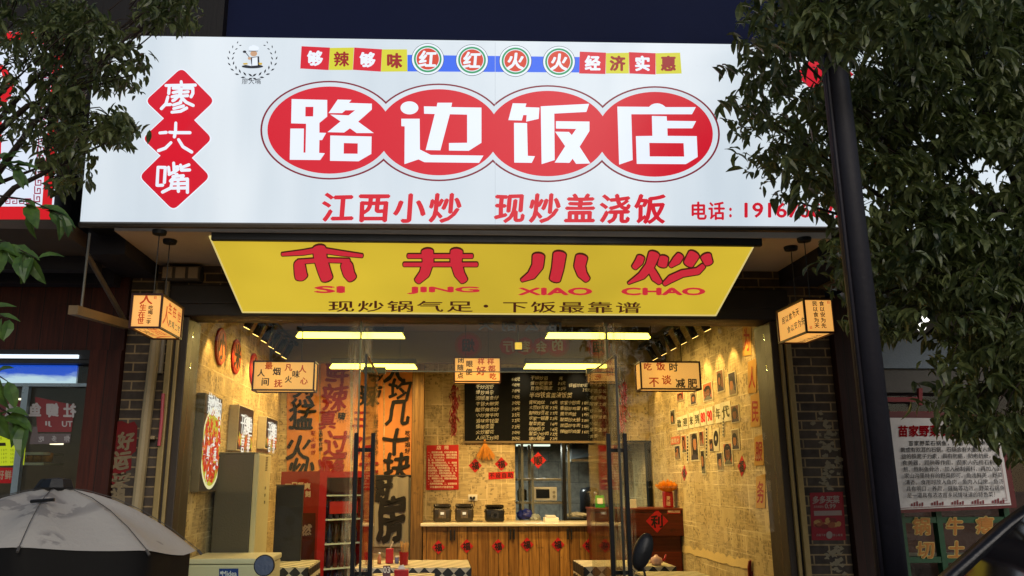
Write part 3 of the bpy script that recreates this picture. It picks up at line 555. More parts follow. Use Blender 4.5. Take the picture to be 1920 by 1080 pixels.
# street sign's reflection in the glass, painted as mirrored discs on the beam
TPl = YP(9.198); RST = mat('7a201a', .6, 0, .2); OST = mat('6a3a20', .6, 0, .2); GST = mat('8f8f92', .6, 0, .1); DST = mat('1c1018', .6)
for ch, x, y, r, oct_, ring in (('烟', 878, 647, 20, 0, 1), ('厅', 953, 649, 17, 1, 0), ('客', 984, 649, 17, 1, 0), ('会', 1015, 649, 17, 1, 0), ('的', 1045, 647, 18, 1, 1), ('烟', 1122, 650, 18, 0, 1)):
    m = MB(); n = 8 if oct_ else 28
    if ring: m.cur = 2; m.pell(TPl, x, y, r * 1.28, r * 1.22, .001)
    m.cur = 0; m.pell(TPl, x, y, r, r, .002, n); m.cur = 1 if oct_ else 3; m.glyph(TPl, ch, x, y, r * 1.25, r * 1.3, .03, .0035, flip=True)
    m.build('beam_reflection', [RST, GST, OST, DST], label={878: 'round dim red painted reflection with a mirrored dark character above the middle lantern', 953: 'octagonal red painted reflection, leftmost of the row of mirrored characters', 984: 'octagonal red painted reflection beside the small lit square lamp', 1015: 'octagonal red painted reflection left of the orange ringed one', 1045: 'orange ringed red painted reflection behind the end of a tube lamp', 1122: 'round dim red painted reflection near the right glass streaks'}[x], cat='sticker', group='street sign reflection painted on the ceiling beam')
m = MB(); TPl = YP(6.112); m.text(TPl, '头割公市', 911, 605, 1041, 608, .03, .002, (30, 30), flip=True); m.build('window_lettering', mat('77767a', .6), label='row of pale mirrored letters on the glass under the yellow sign', cat='lettering')
# ============================================================ ceiling lamps
tube_m = lit((1., .80, .10), 6.5, .3, 0)
def ceil_lamp(p0, p1, py, label):
    Y = None
    z = 2.93 if py < 660 else 2.74; q = atz((p0 + p1) / 2, py, z); Y = q.y; a, b_ = at(p0, py, Y).x, at(p1, py, Y).x
    T = thing('ceiling_tube_lamp', label, 'lamp', (q.x, Y, z), 'linear ceiling lamps')
    m = MB(); m.hexa([(a, Y - .05, z), (b_, Y - .05, z), (b_, Y + .05, z), (a, Y + .05, z)], [(a + .03, Y - .05, z + .045), (b_ - .03, Y - .05, z + .045), (b_ - .03, Y + .05, z + .045), (a + .03, Y + .05, z + .045)]); m.build('diffuser', tube_m, T)
    m = MB(); m.rbox((a + .01, Y - .06, z + .047), (b_ - .01, Y + .06, z + .105), .006); m.build('housing', black, T)
    al = bpy.data.lights.new('tube_light', 'AREA'); al.shape = 'RECTANGLE'; al.size = b_ - a - .04; al.size_y = .09; al.energy = 40; al.color = (1, .645, .25); ao = bpy.data.objects.new('tube_light', al); COL.objects.link(ao); ao.parent = T; ao.location = ((a + b_) / 2 - q.x, 0, -.004)
    for k in (.2, .8):
        m = MB(); X = a + (b_ - a) * k; m.cyl((X, Y, z + .104), (X, Y, ZCEIL), .003, n=6); m.build('hanger', black, T)
ceil_lamp(556, 759, 633, 'long lit ceiling tube at the left of the front row'); ceil_lamp(1023, 1218, 634, 'long lit ceiling tube at the right of the front row')
ceil_lamp(619, 782, 691, 'lit ceiling tube in front of the orange banners'); ceil_lamp(982, 1140, 691, 'lit ceiling tube above the blackboard')
T = thing('wall_lamp', 'small square lit lamp hanging in the middle above the blackboard', 'lamp', at(972, 649, 7.6)); q = at(972, 649, 7.6)
m = MB(); m.rbox((q.x - .032, q.y - .03, q.z - .032), (q.x + .032, q.y + .01, q.z + .032), .004); m.build('diffuser', lit((1., .6, .06), 1.4, .3, 0), T)
m = MB(); m.box((q.x - .042, q.y - .034, q.z - .05), (q.x + .042, q.y - .028, q.z - .036))
for k in range(6): m.box((q.x - .03 + k * .0115, q.y - .036, q.z - .032), (q.x - .0275 + k * .0115, q.y - .031, q.z + .032))
m.box((q.x - .04, q.y + .011, q.z - .04), (q.x + .04, q.y + .03, q.z + .04)); m.cyl((q.x, q.y + .02, q.z + .04), (q.x, q.y + .02, ZCEIL), .006); m.build('guard', black, T)
# ============================================================ track spotlights
def spot_thing(label, group):
    T = thing('track_spotlight', label, 'spotlight', (0, 0, 0), group)
    m = MB(); m.cyl((0, 0, -.19), (0, 0, -.04), .036, .034, 14); m.build('lamp_head', blackmetal, T, True)
    m = MB(); m.rbox((-.03, -.045, -.02), (.03, .045, .0), .005); m.cyl((0, 0, -.045), (0, 0, -.015), .012); m.build('bracket', black, T)
    m = MB(); m.cyl((0, 0, -.194), (0, 0, -.191), .031, n=14); m.build('lens', lit((1., .62, .16), 4., .3, 0), T)
    return T
proto = spot_thing('x', 'x'); used = [False]
ld = bpy.data.lights.new('spot_beam', 'SPOT'); ld.energy = 21; ld.color = (1, .58, .17); ld.spot_size = math.radians(62); ld.spot_blend = .7; ld.shadow_soft_size = .02
def spot(x, y, z, aim, label, group, energy=None, ldat=None):
    T = proto if not used[0] else copy_tree(proto); used[0] = True; T['label'] = label; T['group'] = group; T.location = (x, y, z)
    d = V(aim) - V(x, y, z - .1); q = V(0, 0, -1).rotation_difference(d.normalized()); T.rotation_euler = (0, 0, 0)
    for ch in T.children:
        if ch.name.startswith(('lamp_head', 'lens')): ch.rotation_euler = q.to_euler()
    o = bpy.data.objects.new('spot_beam', ldat or ld); COL.objects.link(o); o.parent = T; o.location = q @ V(0, 0, -.2); o.rotation_euler = q.to_euler()
ZTR = 3.02
rail = mat('101012', .45, .3)
RAILS = []
def railing(x0, y0, x1, y1, label):
    m = MB(); m.box((min(x0, x1) - .017, min(y0, y1) - .017, ZTR + .002), (max(x0, x1) + .017, max(y0, y1) + .017, ZTR + .035))
    for k in (.15, .85): m.cyl((x0 + (x1 - x0) * k, y0 + (y1 - y0) * k, ZTR + .03), (x0 + (x1 - x0) * k, y0 + (y1 - y0) * k, ZCEIL), .006, n=6)
    m.build('track_rail', rail, label=label, cat='rail')
OFF = .30; ys_ = [6.72 + i * .36 for i in range(9)]
railing(XR - OFF, 6.5, XR - OFF, 9.85, 'black lighting track along the right wall'); railing(XL + OFF, 6.5, XL + OFF, 9.75, 'black lighting track along the left wall')
ordn = ['nearest', 'second', 'third', 'fourth', 'fifth', 'sixth', 'seventh', 'eighth', 'farthest']
for i, y in enumerate(ys_):
    spot(XR - OFF, y, ZTR, (XR - .02, y, 2.35), f'{ordn[i]} black spotlight of the row along the right wall of portraits', 'spotlights on the right track')
    if i < 9: spot(XL + OFF, y + .05, ZTR, (XL + .02, y + .05, 2.35), f'{ordn[i]} black spotlight of the row along the left wall of dish pictures', 'spotlights on the left track')
railing(X_(880, 9.4), 9.38, X_(1175, 9.4), 9.42, 'short black lighting track before the blackboard')
l2 = bpy.data.lights.new('board_beam', 'SPOT'); l2.energy = 26; l2.color = (1, .78, .42); l2.spot_size = math.radians(34); l2.spot_blend = 1.; l2.shadow_soft_size = .02
for i, (px, py) in enumerate(((912, 745), (980, 738), (1082, 738))):
    q = at(px, py, YB); spot(q.x, 9.40, ZTR, (q.x, YB, q.z), ['spotlight shining on the left column of the blackboard', 'spotlight shining between the first two columns of the blackboard', 'spotlight shining on the right half of the blackboard'][i], 'spotlights over the blackboard', ldat=l2)
# ============================================================ left wall: round signs, lit dish pictures
PL = Plane((XL, 0, 0), (1, 0, 0))
for ch, x, y, h, i in (('小', 412, 650, 27, 0), ('米', 441, 669, 27, 1), ('白', 474, 692, 26, 2)):
    c = atx(x, y, XL); r = .165; T = thing('round_sign', ['round red wall sign nearest the door, its brush character worn', 'round red wall sign with a black crossed brush character', 'round red wall sign half behind the left box lantern'][i], 'sign', c, 'round red signs on the left wall')
    m = MB(); m.lathe([(.001, .0), (r, .0), (r, .014), (r * .95, .02), (.001, .02)], c, 32, (1, 0, 0)); m.build('disc', mat('a81a14', .5), T)
    m = MB(); m.lathe([(r * .80, .0205), (r * .80, .024), (.001, .024)], c, 28, (1, 0, 0)); m.build('face', mat('c4602c', .6), T)
    m = MB(); PLo = Plane((XL + .048, 0, 0), (1, 0, 0)); 
    g, fs, _ = glyph_mesh(ch)
    for bx, by in ((0, 0), (.04, 0), (-.04, 0), (0, .03), (0, -.03)):
        m.k += 1; m.add([(XL + .026 + m.k * 4e-5, c.y + (gx - .5 + bx) * .24, c.z + (gy - .47 + by) * .24) for gx, gy in g], fs)
    m.build('lettering', mat('150c0a', .6), T)
def dish(label, y0, y1, z0, z1, th, kind):
    T = thing('lightbox_picture', label, 'picture', (XL, (y0 + y1) / 2, z0), 'lit dish pictures')
    m = MB(); m.rbox((XL + .001, y0, z0), (XL + th, y1, z1), .006); m.build('box', mat('6a5a40' if kind == 0 else 'c8bfa8', .5), T)
    f = MB(); P = lambda u, v, e: (XL + th + .002 + e, y0 + .01 + (y1 - y0 - .02) * u, z0 + .01 + (z1 - z0 - .02) * v); rr = random.Random(kind + 5)
    f.add([P(0, 0, 0), P(1, 0, 0), P(1, 1, 0), P(0, 1, 0)], [[0, 1, 2, 3]])
    if kind == 0:
        f.cur = 6
        for rx, e, cc in ((.62, .0006, 6), (.57, .0008, 4)):
            f.cur = cc; f.add([P(.55 + rx * math.cos(t) , .45 + .44 * math.sin(t), e) for t in [i * math.pi / 20 for i in range(40)] ], [list(range(40))]) if rx < .45 else f.add([P(min(1, max(0, .55 + rx * math.cos(t))), .45 + .44 * math.sin(t) * (rx / .62), e) for t in [i * math.pi / 20 for i in range(40)]], [list(range(40))])
    n = 520 if kind == 0 else 120
    for i in range(n):
        a = rr.random() * 6.28; r = math.sqrt(rr.random()); u = .55 + .52 * r * math.cos(a); v = (.46 + .38 * r * math.sin(a)) if kind == 0 else .22 + .16 * r * math.sin(a)
        if not .03 < u < .97: continue
        top = v > .58 and rr.random() < .45 and abs(u - .55) < .3
        f.cur = rr.choice([1, 1, 1, 1, 2, 2, 3, 5]) if not top else 4
        if kind: f.cur = rr.choice([2, 3, 4, 7, 7])
        L = .035 + rr.random() * .05; W_ = .010 + rr.random() * .016; th_ = rr.random() * 3.14; ar = (z1 - z0) / (y1 - y0); dx, dy = math.cos(th_) * L * 1.3, math.sin(th_) * L / ar * 1.3; nx, ny = -math.sin(th_) * W_ * 1.6, math.cos(th_) * W_ / ar * 1.6
        e = .0009 + i * 3e-6; f.add([P(u - dx, v - dy, e), P(u + nx, v + ny, e), P(u + dx, v + dy, e), P(u - nx, v - ny, e)], [[0, 1, 2, 3]])
    f.cur = 5
    for w_, v0, s in ((['辣炒螺肉', .92, .24], ['鲜香', .40, .16]) if kind == 0 else (['干烧鲫鱼', .62, .24], ['营养', .16, .22])):
        for i, ch in enumerate(w_):
            g, fs, _ = glyph_mesh(ch); ar = (z1 - z0) / (y1 - y0)
            for bx in (0, .05, -.05):
                f.k += 1; f.add([P(max(.01, min(.99, .12 + .8 * (i + .5) / len(w_) + (gx - .5 + bx) * s)), v0 + (gy - .5) * s / ar * 1.5 - i * .012, .004 + f.k * 4e-5) for gx, gy in g], fs)
    f.build('photo', [lit((.012, .008, .006), 1, .5, 0), lit((.50, .015, .008), 1, .3, 0), lit((.62, .10, .02), 1, .3, 0), lit((.30, .02, .008), 1, .3, 0), lit((.45, .42, .03), 1, .3, 0), lit((.72, .74, .76), 1, .3, 0), lit((.75, .68, .40), 1, .3, 0), lit((.25, .12, .04), 1, .3, 0)], T)
a = atx(386, 736, XL + .07); b_ = atx(418, 745, XL + .07); dish('tall lit picture of a red chilli dish on the left papered wall', a.y, b_.y, atx(386, 922, XL + .07).z, a.z, .07, 0)
a = atx(449, 758, XL + .09); b_ = atx(476, 768, XL + .09); dish('smaller lit black picture with white characters behind the air conditioner', a.y, b_.y, atx(449, 845, XL + .09).z, a.z, .09, 1)
a = atx(500, 780, XL + .09); b_ = atx(521, 783, XL + .09); dish('narrow lit picture partly hidden at the far end of the left wall', a.y, b_.y, atx(500, 842, XL + .09).z, a.z, .09, 2)
# ============================================================ right wall: cards, portraits, big characters
crd = mat('c9bfa2', .7, 0, .1); skins = [mat(c, .75, 0, .15) for c in ('8a5a3c', 'a06c48', '6e4630', '94603c')]; hair = mat('150e0c', .6); bgs = [mat(c, .7, 0, .15) for c in ('6d4a34', '3a3440', 'a85a32', '7a6a58', '91402e', '5c5a4a')]
def wp(x, y, e=0.): q = atx(x, y, XR); return V(XR - e, q.y, q.z)
cards = [(1343, 1357, 693, 736), (1365, 1380, 697, 742), (1317, 1336, 717, 752), (1294, 1306, 735, 759), (1269, 1283, 736, 752), (1257, 1266, 768, 797), (1370, 1386, 759, 793), (1265, 1276, 835, 863), (1278, 1287, 815, 850), (1293, 1309, 810, 865), (1311, 1320, 808, 838), (1314, 1322, 843, 890), (1330, 1338, 822, 847), (1344, 1355, 848, 883), (1356, 1373, 830, 873), (1371, 1386, 804, 844)]
rr2 = random.Random(31); where = ['high by the third spotlight pool', 'high at the near end of the cluster', 'large, under the right box lantern', 'small, below the lantern corner', 'hidden low behind the lantern', 'at the far end of the character row', 'at the near end of the character row', 'lowest at the far side', 'narrow, beside a film strip', 'tall with a red corner', 'dark, under the fourth card', 'lowest hanging narrow strip', 'plain brown, left of the record', 'dark, left of the long haired face', 'largest, a long haired face near the bottom', 'of a group, near the bottom right']
for i, (x0, x1, y0, y1) in enumerate(cards):
    c = wp((x0 + x1) / 2, (y0 + y1) / 2); T = thing('photo_card', f'small portrait photo card on the right wall, {where[i]}', 'photo', c, 'portrait cards on the right wall')
    ya, yb = wp(x1, y0).y, wp(x0, y0).y; zt, zb = wp((x0 + x1) / 2, y0).z, wp((x0 + x1) / 2, y1).z
    m = MB(); m.box((XR - .006, ya, zb), (XR - .001, yb, zt)); m.build('card', crd, T)
    f = MB(); W_, H = yb - ya, zt - zb; P = lambda u, v, e: (XR - .007 - e, yb - W_ * u, zb + H * v)
    def el(cu, cv, ru, rv, e, c): f.cur = c; f.add([P(min(.92, max(.08, cu + ru * math.cos(t))), min(.95, max(.05, cv + rv * math.sin(t))), e) for t in [k * math.pi / 12 for k in range(24)]], [list(range(24))])
    f.cur = 0; f.add([P(.08, .05, 0), P(.92, .05, 0), P(.92, .95, 0), P(.08, .95, 0)], [[0, 1, 2, 3]])
    big = i == 14; k = 1.25 if big else rr2.uniform(.8, 1.15); ox, oy = (0, 0) if big else (rr2.uniform(-.12, .12), rr2.uniform(-.1, .1))
    el(.5 + ox, .55 + oy, .34 * k, .34 * k, .0006, 2); el(.5 + ox, .30, (.30 if i % 2 else .2) * k, .26, .0007, 2 if i % 3 != 1 else 3); el(.5 + ox, .52 + oy, .20 * k, .22 * k, .0012, 1); el(.5 + ox * .6, .78 + oy, .24, .1, .0016, 2); el(.5, .05, .42, .2, .0010, 3)
    if big:
        for e_ in (-.09, .09): el(.5 + e_ * k, .56, .04, .015, .002, 2)
        el(.5, .41, .05, .014, .002, 4)
    elif i % 5 == 2: el(.3, .4, .16, .2, .0013, 1); el(.3, .62, .16, .09, .0015, 2)
    f.build('print', [bgs[i % 6], skins[i % 4], hair, bgs[(i * 2 + 1) % 6], redpaper], T)
row = '歡迎來到8090年代'
rx = [(1269, 1279), (1280, 1290), (1292, 1301), (1302, 1312), (1313, 1324), (1325, 1337), (1341, 1352), (1352, 1370)]
groups = ['歡', '迎', '來', '到', '80', '90', '年', '代']
for i, (x0, x1) in enumerate(rx):
    yt = 783 - (x0 - 1269) * .33; yb_ = 808 - (x0 - 1269) * .19; T = thing('character_card', f'white card with the character {groups[i]} in the welcome row on the right wall' if i not in (4, 5) else f'white card with the red number {groups[i]} in the welcome row', 'card', wp((x0 + x1) / 2, yt), 'welcome row of character cards')
    ya, yb = wp(x1, yt).y, wp(x0, yt).y; zt, zb = wp(x0, yt).z, wp(x0, yb_).z
    m = MB(); m.box((XR - .006, ya, zb), (XR - .001, yb, zt)); m.build('card', mat('cfc8ae', .7), T)
    f = MB(); g, fs = raw_text(groups[i]); q = (g - g.min(0)) / (g.max(0) - g.min(0))
    for k, bx in enumerate((0, .04, -.04)): f.add([(XR - .0075 - k * 1e-4, yb - (yb - ya) * (.14 + .72 * u + bx), zb + (zt - zb) * (.2 + .6 * v)) for u, v in q], fs)
    f.build('lettering', redpaper if i in (4, 5) else mat('4a4a2c', .7), T)
m = MB(); m.cur = 0; PRw = Plane((XR - .001, 0, 0), (-1, 0, 0)); m.pslab(PRw, [(1338, 805), (1349, 802), (1349, 846), (1338, 846)], .005); m.cur = 1; m.pell(PRw, 1343.4, 822, 4.5, 15, .006, 24); m.cur = 2; m.pell(PRw, 1343.4, 822, 1.3, 4.5, .0065, 12); m.build('record_card', [crd, hair, crd], label='white card with a black record among the portraits', cat='card')
m = MB(); m.cur = 0; m.pslab(PRw, [(1259, 820), (1275, 817), (1275, 832), (1259, 834)], .005); m.cur = 1; m.text(PRw, '老照片', 1262, 826.5, 1272, 825.5, .02, .006, (4.5, 9)); m.build('pink_card', [mat('c06a50', .7), crd], label='pink card with small writing at the far side of the portraits', cat='card')
for i, (x, y0, y1) in enumerate(((1290, 815, 868), (1325.5, 800, 858), (1357, 780, 818))):
    m = MB(); m.cur = 0; m.pslab(PRw, [(x - 2, y0), (x + 2, y0 - 1), (x + 2, y1), (x - 2, y1 + 1)], .004); m.cur = 1
    n = int((y1 - y0) / 6)
    for k in range(n): m.pp(PRw, [(x - 1.2, y0 + 3 + k * 6), (x + 1.2, y0 + 3 + k * 6), (x + 1.2, y0 + 7 + k * 6), (x - 1.2, y0 + 7 + k * 6)], .005)
    m.build('film_strip', [crd, hair], label=['pale film strip at the far side of the portraits', 'pale film strip in the middle of the portraits', 'short pale film strip at the near top of the portraits'][i], cat='film strip')
bigr = mat('9a2a1a', .8, 0, .3); panel = mat('b98f45', .8, 0, .1)
for i, (ch, x, y, gw, gh) in enumerate((('为', 1401, 636, 13, 46), ('人', 1411, 707, 13, 44), ('民', 1417, 770, 14, 44), ('服', 1424, 845, 14, 40), ('务', 1427, 922, 14, 44))):
    T = thing('wall_panel', f'tan paper panel on the right wall with the tall red character {ch}', 'panel', wp(x, y), 'tan panels with red characters'); m = MB(); hw = gw * .62; hh = gh * .70
    m.pslab(PRw, [(x - hw, y - hh + 3), (x + hw, y - hh - 3 - (898 - y) * .01), (x + hw, y + hh - (898 - y) * .01), (x - hw, y + hh)], .004); m.build('paper', panel, T)
    m = MB(); m.glyph(PRw, ch, x, y, gw, gh, .02, .0055); m.build('lettering', bigr, T)
def fu(pl, x, y, rx, ry, label, ch='福', group='red paper diamonds', off=.001):
    T = thing('red_paper_diamond', label, 'paper diamond', V(pl.pts([(x, y)])[0]), group)
    m = MB(); m.pslab(pl, [(x - rx, y), (x, y + ry), (x + rx, y), (x, y - ry)], .003, off); m.build('paper', mat('b3171c', .7, 0, .15), T)
    m = MB(); m.glyph(pl, ch, x, y, rx * 1.15, ry * 1.15, .03, off + .0045, rot=.05, wob=.02); m.build('lettering', inkm, T)
fu(PRw, 1283.5, 887, 5, 15, 'narrow looking red paper diamond on the right wall left of the portraits'); fu(PRw, 1391.5, 874, 7.5, 20, 'narrow looking red paper diamond on the right wall right of the portraits')
# ============================================================ rear wall
PB = YP(YB - .002)
T = thing('menu_blackboard', 'wide black menu board with white handwritten dishes and prices over the hatch', 'blackboard', at(1018, 825, YB))
m = MB(); m.pslab(PB, [(871, 828), (1168, 828), (1168, 690), (871, 690)], .03); m.build('board', mat('0b0d10', .75, 0, .35, 3, .12), T)
m = MB()
for q in ([(869, 831), (1170, 831), (1170, 827), (869, 827)], [(1166, 827), (1170, 827), (1170, 690), (1166, 690)]): m.pslab(PB, q, .036)
m.build('frame', mat('6e5d42', .5), T)
m = MB(); o = .034; rr = random.Random(5)
def hand(st, x0, y, s, adv=None):
    adv = adv or s * .92; x = x0
    for ch in st:
        if ch == ' ': x += adv * .5; continue
        nar = ord(ch) < 256; m.glyph(PB, ch, x, y + rr.uniform(-.7, .7), s * rr.uniform(.8, 1.0), s * rr.uniform(.78, 1.0), .0, o, rot=rr.uniform(-.08, .12), shear=.15, wob=.03); x += adv * (.62 if nar else 1)
L = ['干炒河虾', '爆炒鸡杂', '泡椒墨鱼仔', '干锅大肠煲', '酸豆角合炒', '小炒黄牛肉', '湘味金钱蛋', '擂椒皮蛋', '火炒腰花', '人间正炒鸡']; pr = ['68元', '48元', '38元', '38元', '30元', '30元', '35元', '22元', '22元', '30元', '30元']
for i, s in enumerate(L): hand(s, 896, 725.5 + i * 10.6, 9.4)
for i, s in enumerate(pr): hand(s, 961, 711 + i * 11.1, 8.6)
for i, (s, p) in enumerate((('干煸炒茄', ' 元'), ('爆炒肥肠饭', '35元'), ('豆角焖面皮', '25元'))): hand(s, 998, 709 + i * 9.6, 9); hand(p, 1047, 710 + i * 9.6, 8.4)
hand('半岛铁盒盖浇饭类', 997, 741, 12, 10)
for i, (s, p) in enumerate((('青椒肉丝', '16元'), ('土豆炒五花', '22元'), ('鲜椒炒豆花', '22元'), ('农家一碗香', '22元'), ('酸菜肉末', '16元'), ('回锅茄子', '16元'), ('酸菜小炒肉', '22元'), ('爆炒猪肝', '22元'))): hand(s, 995, 754.5 + i * 10 - (i > 5) * (i - 5) * 1.2, 8.6, 7.4); hand(p, 1032, 755 + i * 10 - (i > 5) * (i - 5) * 1.2, 8.2)
hand('蒜苔炒虾皮', 1069, 723, 8, 7.2); hand('25元', 1093, 731, 8)
for i, (s, p) in enumerate((('农家小炒肉', '18元'), ('香菇炒鸡蛋', '18元'), ('黄豆肉丝', '18元'), ('酸菜炒大肠', '20元'), ('苦瓜炒牛肉', '25元'), ('辣椒炒鸡蛋', '16元'))): hand(s, 1053, 755 + i * 10.8, 8.6, 7.6); hand(p, 1091, 756 + i * 10.8, 8.2)
for i, s in enumerate(('时令菜心', '手撕包菜', '虎皮青椒', '酸辣土豆', '炒三丝', '清炒油麦', '小瓜', '紫菜蛋汤', '青菜')): hand(s, 1108, 722 + i * 12, 8.4, 8)
m.build('handwriting', mat('b4b09e', .8, 0, .3, 30), T)
# chilli strings
def chilli(label, x, y0, y1, Y, w_, dark):
    T = thing('chilli_string', label, 'chilli string', at(x, y0, Y), 'hanging chilli strings'); rr = random.Random(int(x)); m = MB(); s = Y / FPX
    for i in range(150):
        f = rr.random(); p = at(x + rr.gauss(0, w_ * .5) * (1 - abs(f - .4) * .7), y0 + (y1 - y0) * f, Y - .05 - rr.random() * .07); d = V(rr.uniform(-.5, .5), rr.uniform(-.5, .1), -1).normalized() * (.05 + rr.random() * .03)
        m.tube([p, p + d * .5 + V(0, -.006, 0), p + d], [.004, .0085, .0012], 5)
    m.build('chillies', mat('7a1014' if dark else 'a0121c', .28, 0, .35, 20, .6), T, True)
    m = MB(); m.tube([at(x, y0 - 14, Y - .05), at(x, y1, Y - .05)], .005, 5); m.build('string', mat('7a6238', .8), T)
chilli('string of dried red chillies left of the blackboard', 852, 720, 812, YB, 8, 1); chilli('thick string of bright red chillies right of the blackboard', 1168, 715, 806, YB, 9, 0)
# orange straw broom bundle, paper diamonds, no self service label, socket
T = thing('straw_bundle', 'small bundle of orange straw tied under the blackboard', 'straw bundle', at(911, 860, YB)); m = MB(); rr = random.Random(2); top = at(909, 829, YB - .05)
for i in range(140): q = at(911 + rr.uniform(-18, 18), 859 + rr.uniform(-6, 4), YB - .02 - rr.random() * .06); m.tube([top + V(rr.uniform(-.01, .01), 0, .03), top, q], [.003, .002, .0025], 4)
m.build('straw', mat('d89030', .7, 0, .3, 30), T); m = MB(); m.cyl(top + V(0, 0, -.012), top + V(0, 0, .012), .02, n=10); m.build('tie', mat('8a5a20', .7), T)
fu(PB, 891, 873, 12.5, 13.5, 'red paper diamond on the newspaper wall, left of the pair under the straw'); fu(PB, 940, 870, 12.5, 13, 'red paper diamond on the newspaper wall, above the red strip label')
m = MB(); m.cur = 0; m.pslab(PB, [(916, 899), (963, 897), (963, 884), (916, 886)], .003); m.cur = 1; m.text(PB, '不设自助', 922, 891.5, 957, 890.5, .02, .0045, (10, 10)); m.build('wall_label', [redpaper, inkm], label='red strip label with black writing under the paper diamonds', cat='label')
T = thing('wall_socket', 'white wall socket with two black plugs above the rice cookers', 'socket', at(886, 933, YB)); m = MB(); a, b_ = at(878, 939, YB), at(895, 927, YB); m.rbox((a.x, YB - .014, a.z), (b_.x, YB - .001, b_.z), .004); m.build('plate', white, T)
for dx in (.28, .62): m = MB(); x = a.x + (b_.x - a.x) * dx; m.rbox((x - .012, YB - .05, a.z + .02), (x + .012, YB - .015, a.z + .05), .004); m.tube([V(x, YB - .04, a.z + .02), V(x + .005, YB - .05, a.z - .05), V(x - .05, YB - .06, a.z - .16)], .004, 6); m.build('plug', black, T)
T = thing('rules_poster', 'red paper poster of house rules in white print on the rear wall', 'poster', at(829, 920, YB)); m = MB(); m.pslab(PB, [(799, 919), (860, 918), (860, 834), (800, 835)], .004); m.build('paper', mat('b81c1a', .65), T)
m = MB(); m.text(PB, '店规', 823, 839, 837, 839, .03, .0055, (9, 8)); rr = random.Random(8); base = '一、进店请先点餐，先到先得请勿催。二、饭菜现炒现做，请耐心等候哦。三、吃多少点多少，浪费可耻要光盘。四、米饭可以续加，请勿自带酒水饮料。五、请照看好小孩，保管好随身物品。'
k = 0
for r in range(13):
    n = rr.choice((16, 16, 16, 9)) if r else 16
    for i in range(n): m.glyph(PB, base[k % len(base)], 804 + i * 3.4, 848 + r * 4.9, 3.6, 4.2, .03, .0055); k += 1
m.text(PB, '只有最好的才能留住你', 808, 913, 848, 913, .03, .0055, (4.4, 4.6)); m.build('lettering', mat('e0c8b0', .7), T)
# hatch: kitchen things behind
kit = lambda px, py, Y: at(px, py, Y)
m = MB(); Yk = YB - .02
for p in (1060, 1222): a = at(p, 980, Yk); b2 = at(p, 829, Yk); m.box((a.x - .02, Yk - .015, a.z), (a.x + .02, Yk + .1, b2.z))
a, b2 = at(966, 829, Yk), at(1222, 826, Yk); m.box((a.x, Yk - .015, a.z), (b2.x + .02, Yk + .1, b2.z)); a, b2 = at(1063, 977, Yk), at(1112, 972, Yk); m.box((a.x, Yk - .01, a.z), (b2.x, Yk + .09, b2.z)); m.build('hatch_frame', blackmetal, label='black metal frame of the kitchen hatch under the blackboard', cat='frame')
T = thing('kitchen_lamp', 'slim lit tube lamp on the kitchen ceiling behind the hatch', 'lamp', at(987, 834, YB + 1.0)); q = at(987, 835, YB + 1.0); m = MB(); m.rbox((q.x - .14, q.y - .02, q.z - .012), (q.x + .32, q.y + .02, q.z + .012), .004); m.build('diffuser', lit((.8, .95, .75), 1.2, .3, 0), T); m = MB(); m.rbox((q.x - .15, q.y - .03, q.z + .013), (q.x + .33, q.y + .03, q.z + .05), .004); m.cyl((q.x + .1, q.y, q.z + .05), (q.x + .1, q.y, ZCEIL), .006); m.build('housing', mat('8a8c88', .4), T)
kl = bpy.data.lights.new('tube_light', 'AREA'); kl.shape = 'RECTANGLE'; kl.size = .44; kl.size_y = .05; kl.energy = 24; kl.color = (.95, 1, .86); ko = bpy.data.objects.new('tube_light', kl); COL.objects.link(ko); ko.parent = T; ko.location = (.09, 0, -.035)
T = thing('kitchen_shelf', 'dark metal kitchen shelf rack seen through the hatch', 'shelf', at(1010, 975, YB + .6)); Ys = YB + .6
for py in (897, 940, 976):
    a = at(966, py, Ys); b2 = at(1058, py + 4, Ys); m = MB(); m.rbox((a.x, Ys - .25, b2.z), (b2.x, Ys + .2, a.z), .004); m.build('shelf_board', mat('77756a', .4, .5), T)
for px in (972, 990, 1055):
    for dy in (-.2, .15): a = at(px, 835, Ys); m = MB(); m.box((a.x - .015, Ys + dy - .26, 0), (a.x + .015, Ys + dy - .23 if False else Ys + dy - .235, a.z)); m.build('post', mat('6c6e66', .4, .4), T)
T = thing('microwave_oven', 'white microwave oven on the kitchen shelf', 'microwave', at(1021, 939, Ys)); a, b2 = at(1000, 938.6, Ys - .1), at(1043, 913, Ys - .1); m = MB(); m.rbox((a.x, Ys - .15, a.z), (b2.x, Ys + .15, b2.z), .008); m.build('casing', mat('c8c8c4', .4), T)
m = MB(); w_ = b2.x - a.x; h = b2.z - a.z; m.rbox((a.x + w_ * .1, Ys - .158, a.z + h * .18), (a.x + w_ * .68, Ys - .151, b2.z - h * .15), .003); m.build('door_glass', mat('0c0d10', .15, 0, .05), T)
m = MB(); m.cyl((a.x + w_ * .87, Ys - .165, a.z + h * .3), (a.x + w_ * .87, Ys - .15, a.z + h * .3), .018); m.cyl((a.x + w_ * .87, Ys - .165, a.z + h * .62), (a.x + w_ * .87, Ys - .15, a.z + h * .62), .018); m.build('knob', mat('8a8a86', .4), T)
T = thing('stock_pot', 'dull steel stock pot left of the microwave', 'pot', at(979, 938, Ys)); c = at(979, 938.6, Ys); m = MB(); m.lathe([(.001, 0), (.06, 0), (.062, .12), (.064, .122), (.058, .122)], c, 18); m.build('body', mat('7a786c', .35, .7), T, True); m = MB(); m.lathe([(.062, .123), (.05, .14), (.012, .146), (.012, .16), (.001, .162)], c, 18); m.build('lid', mat('8a887c', .3, .7), T, True)
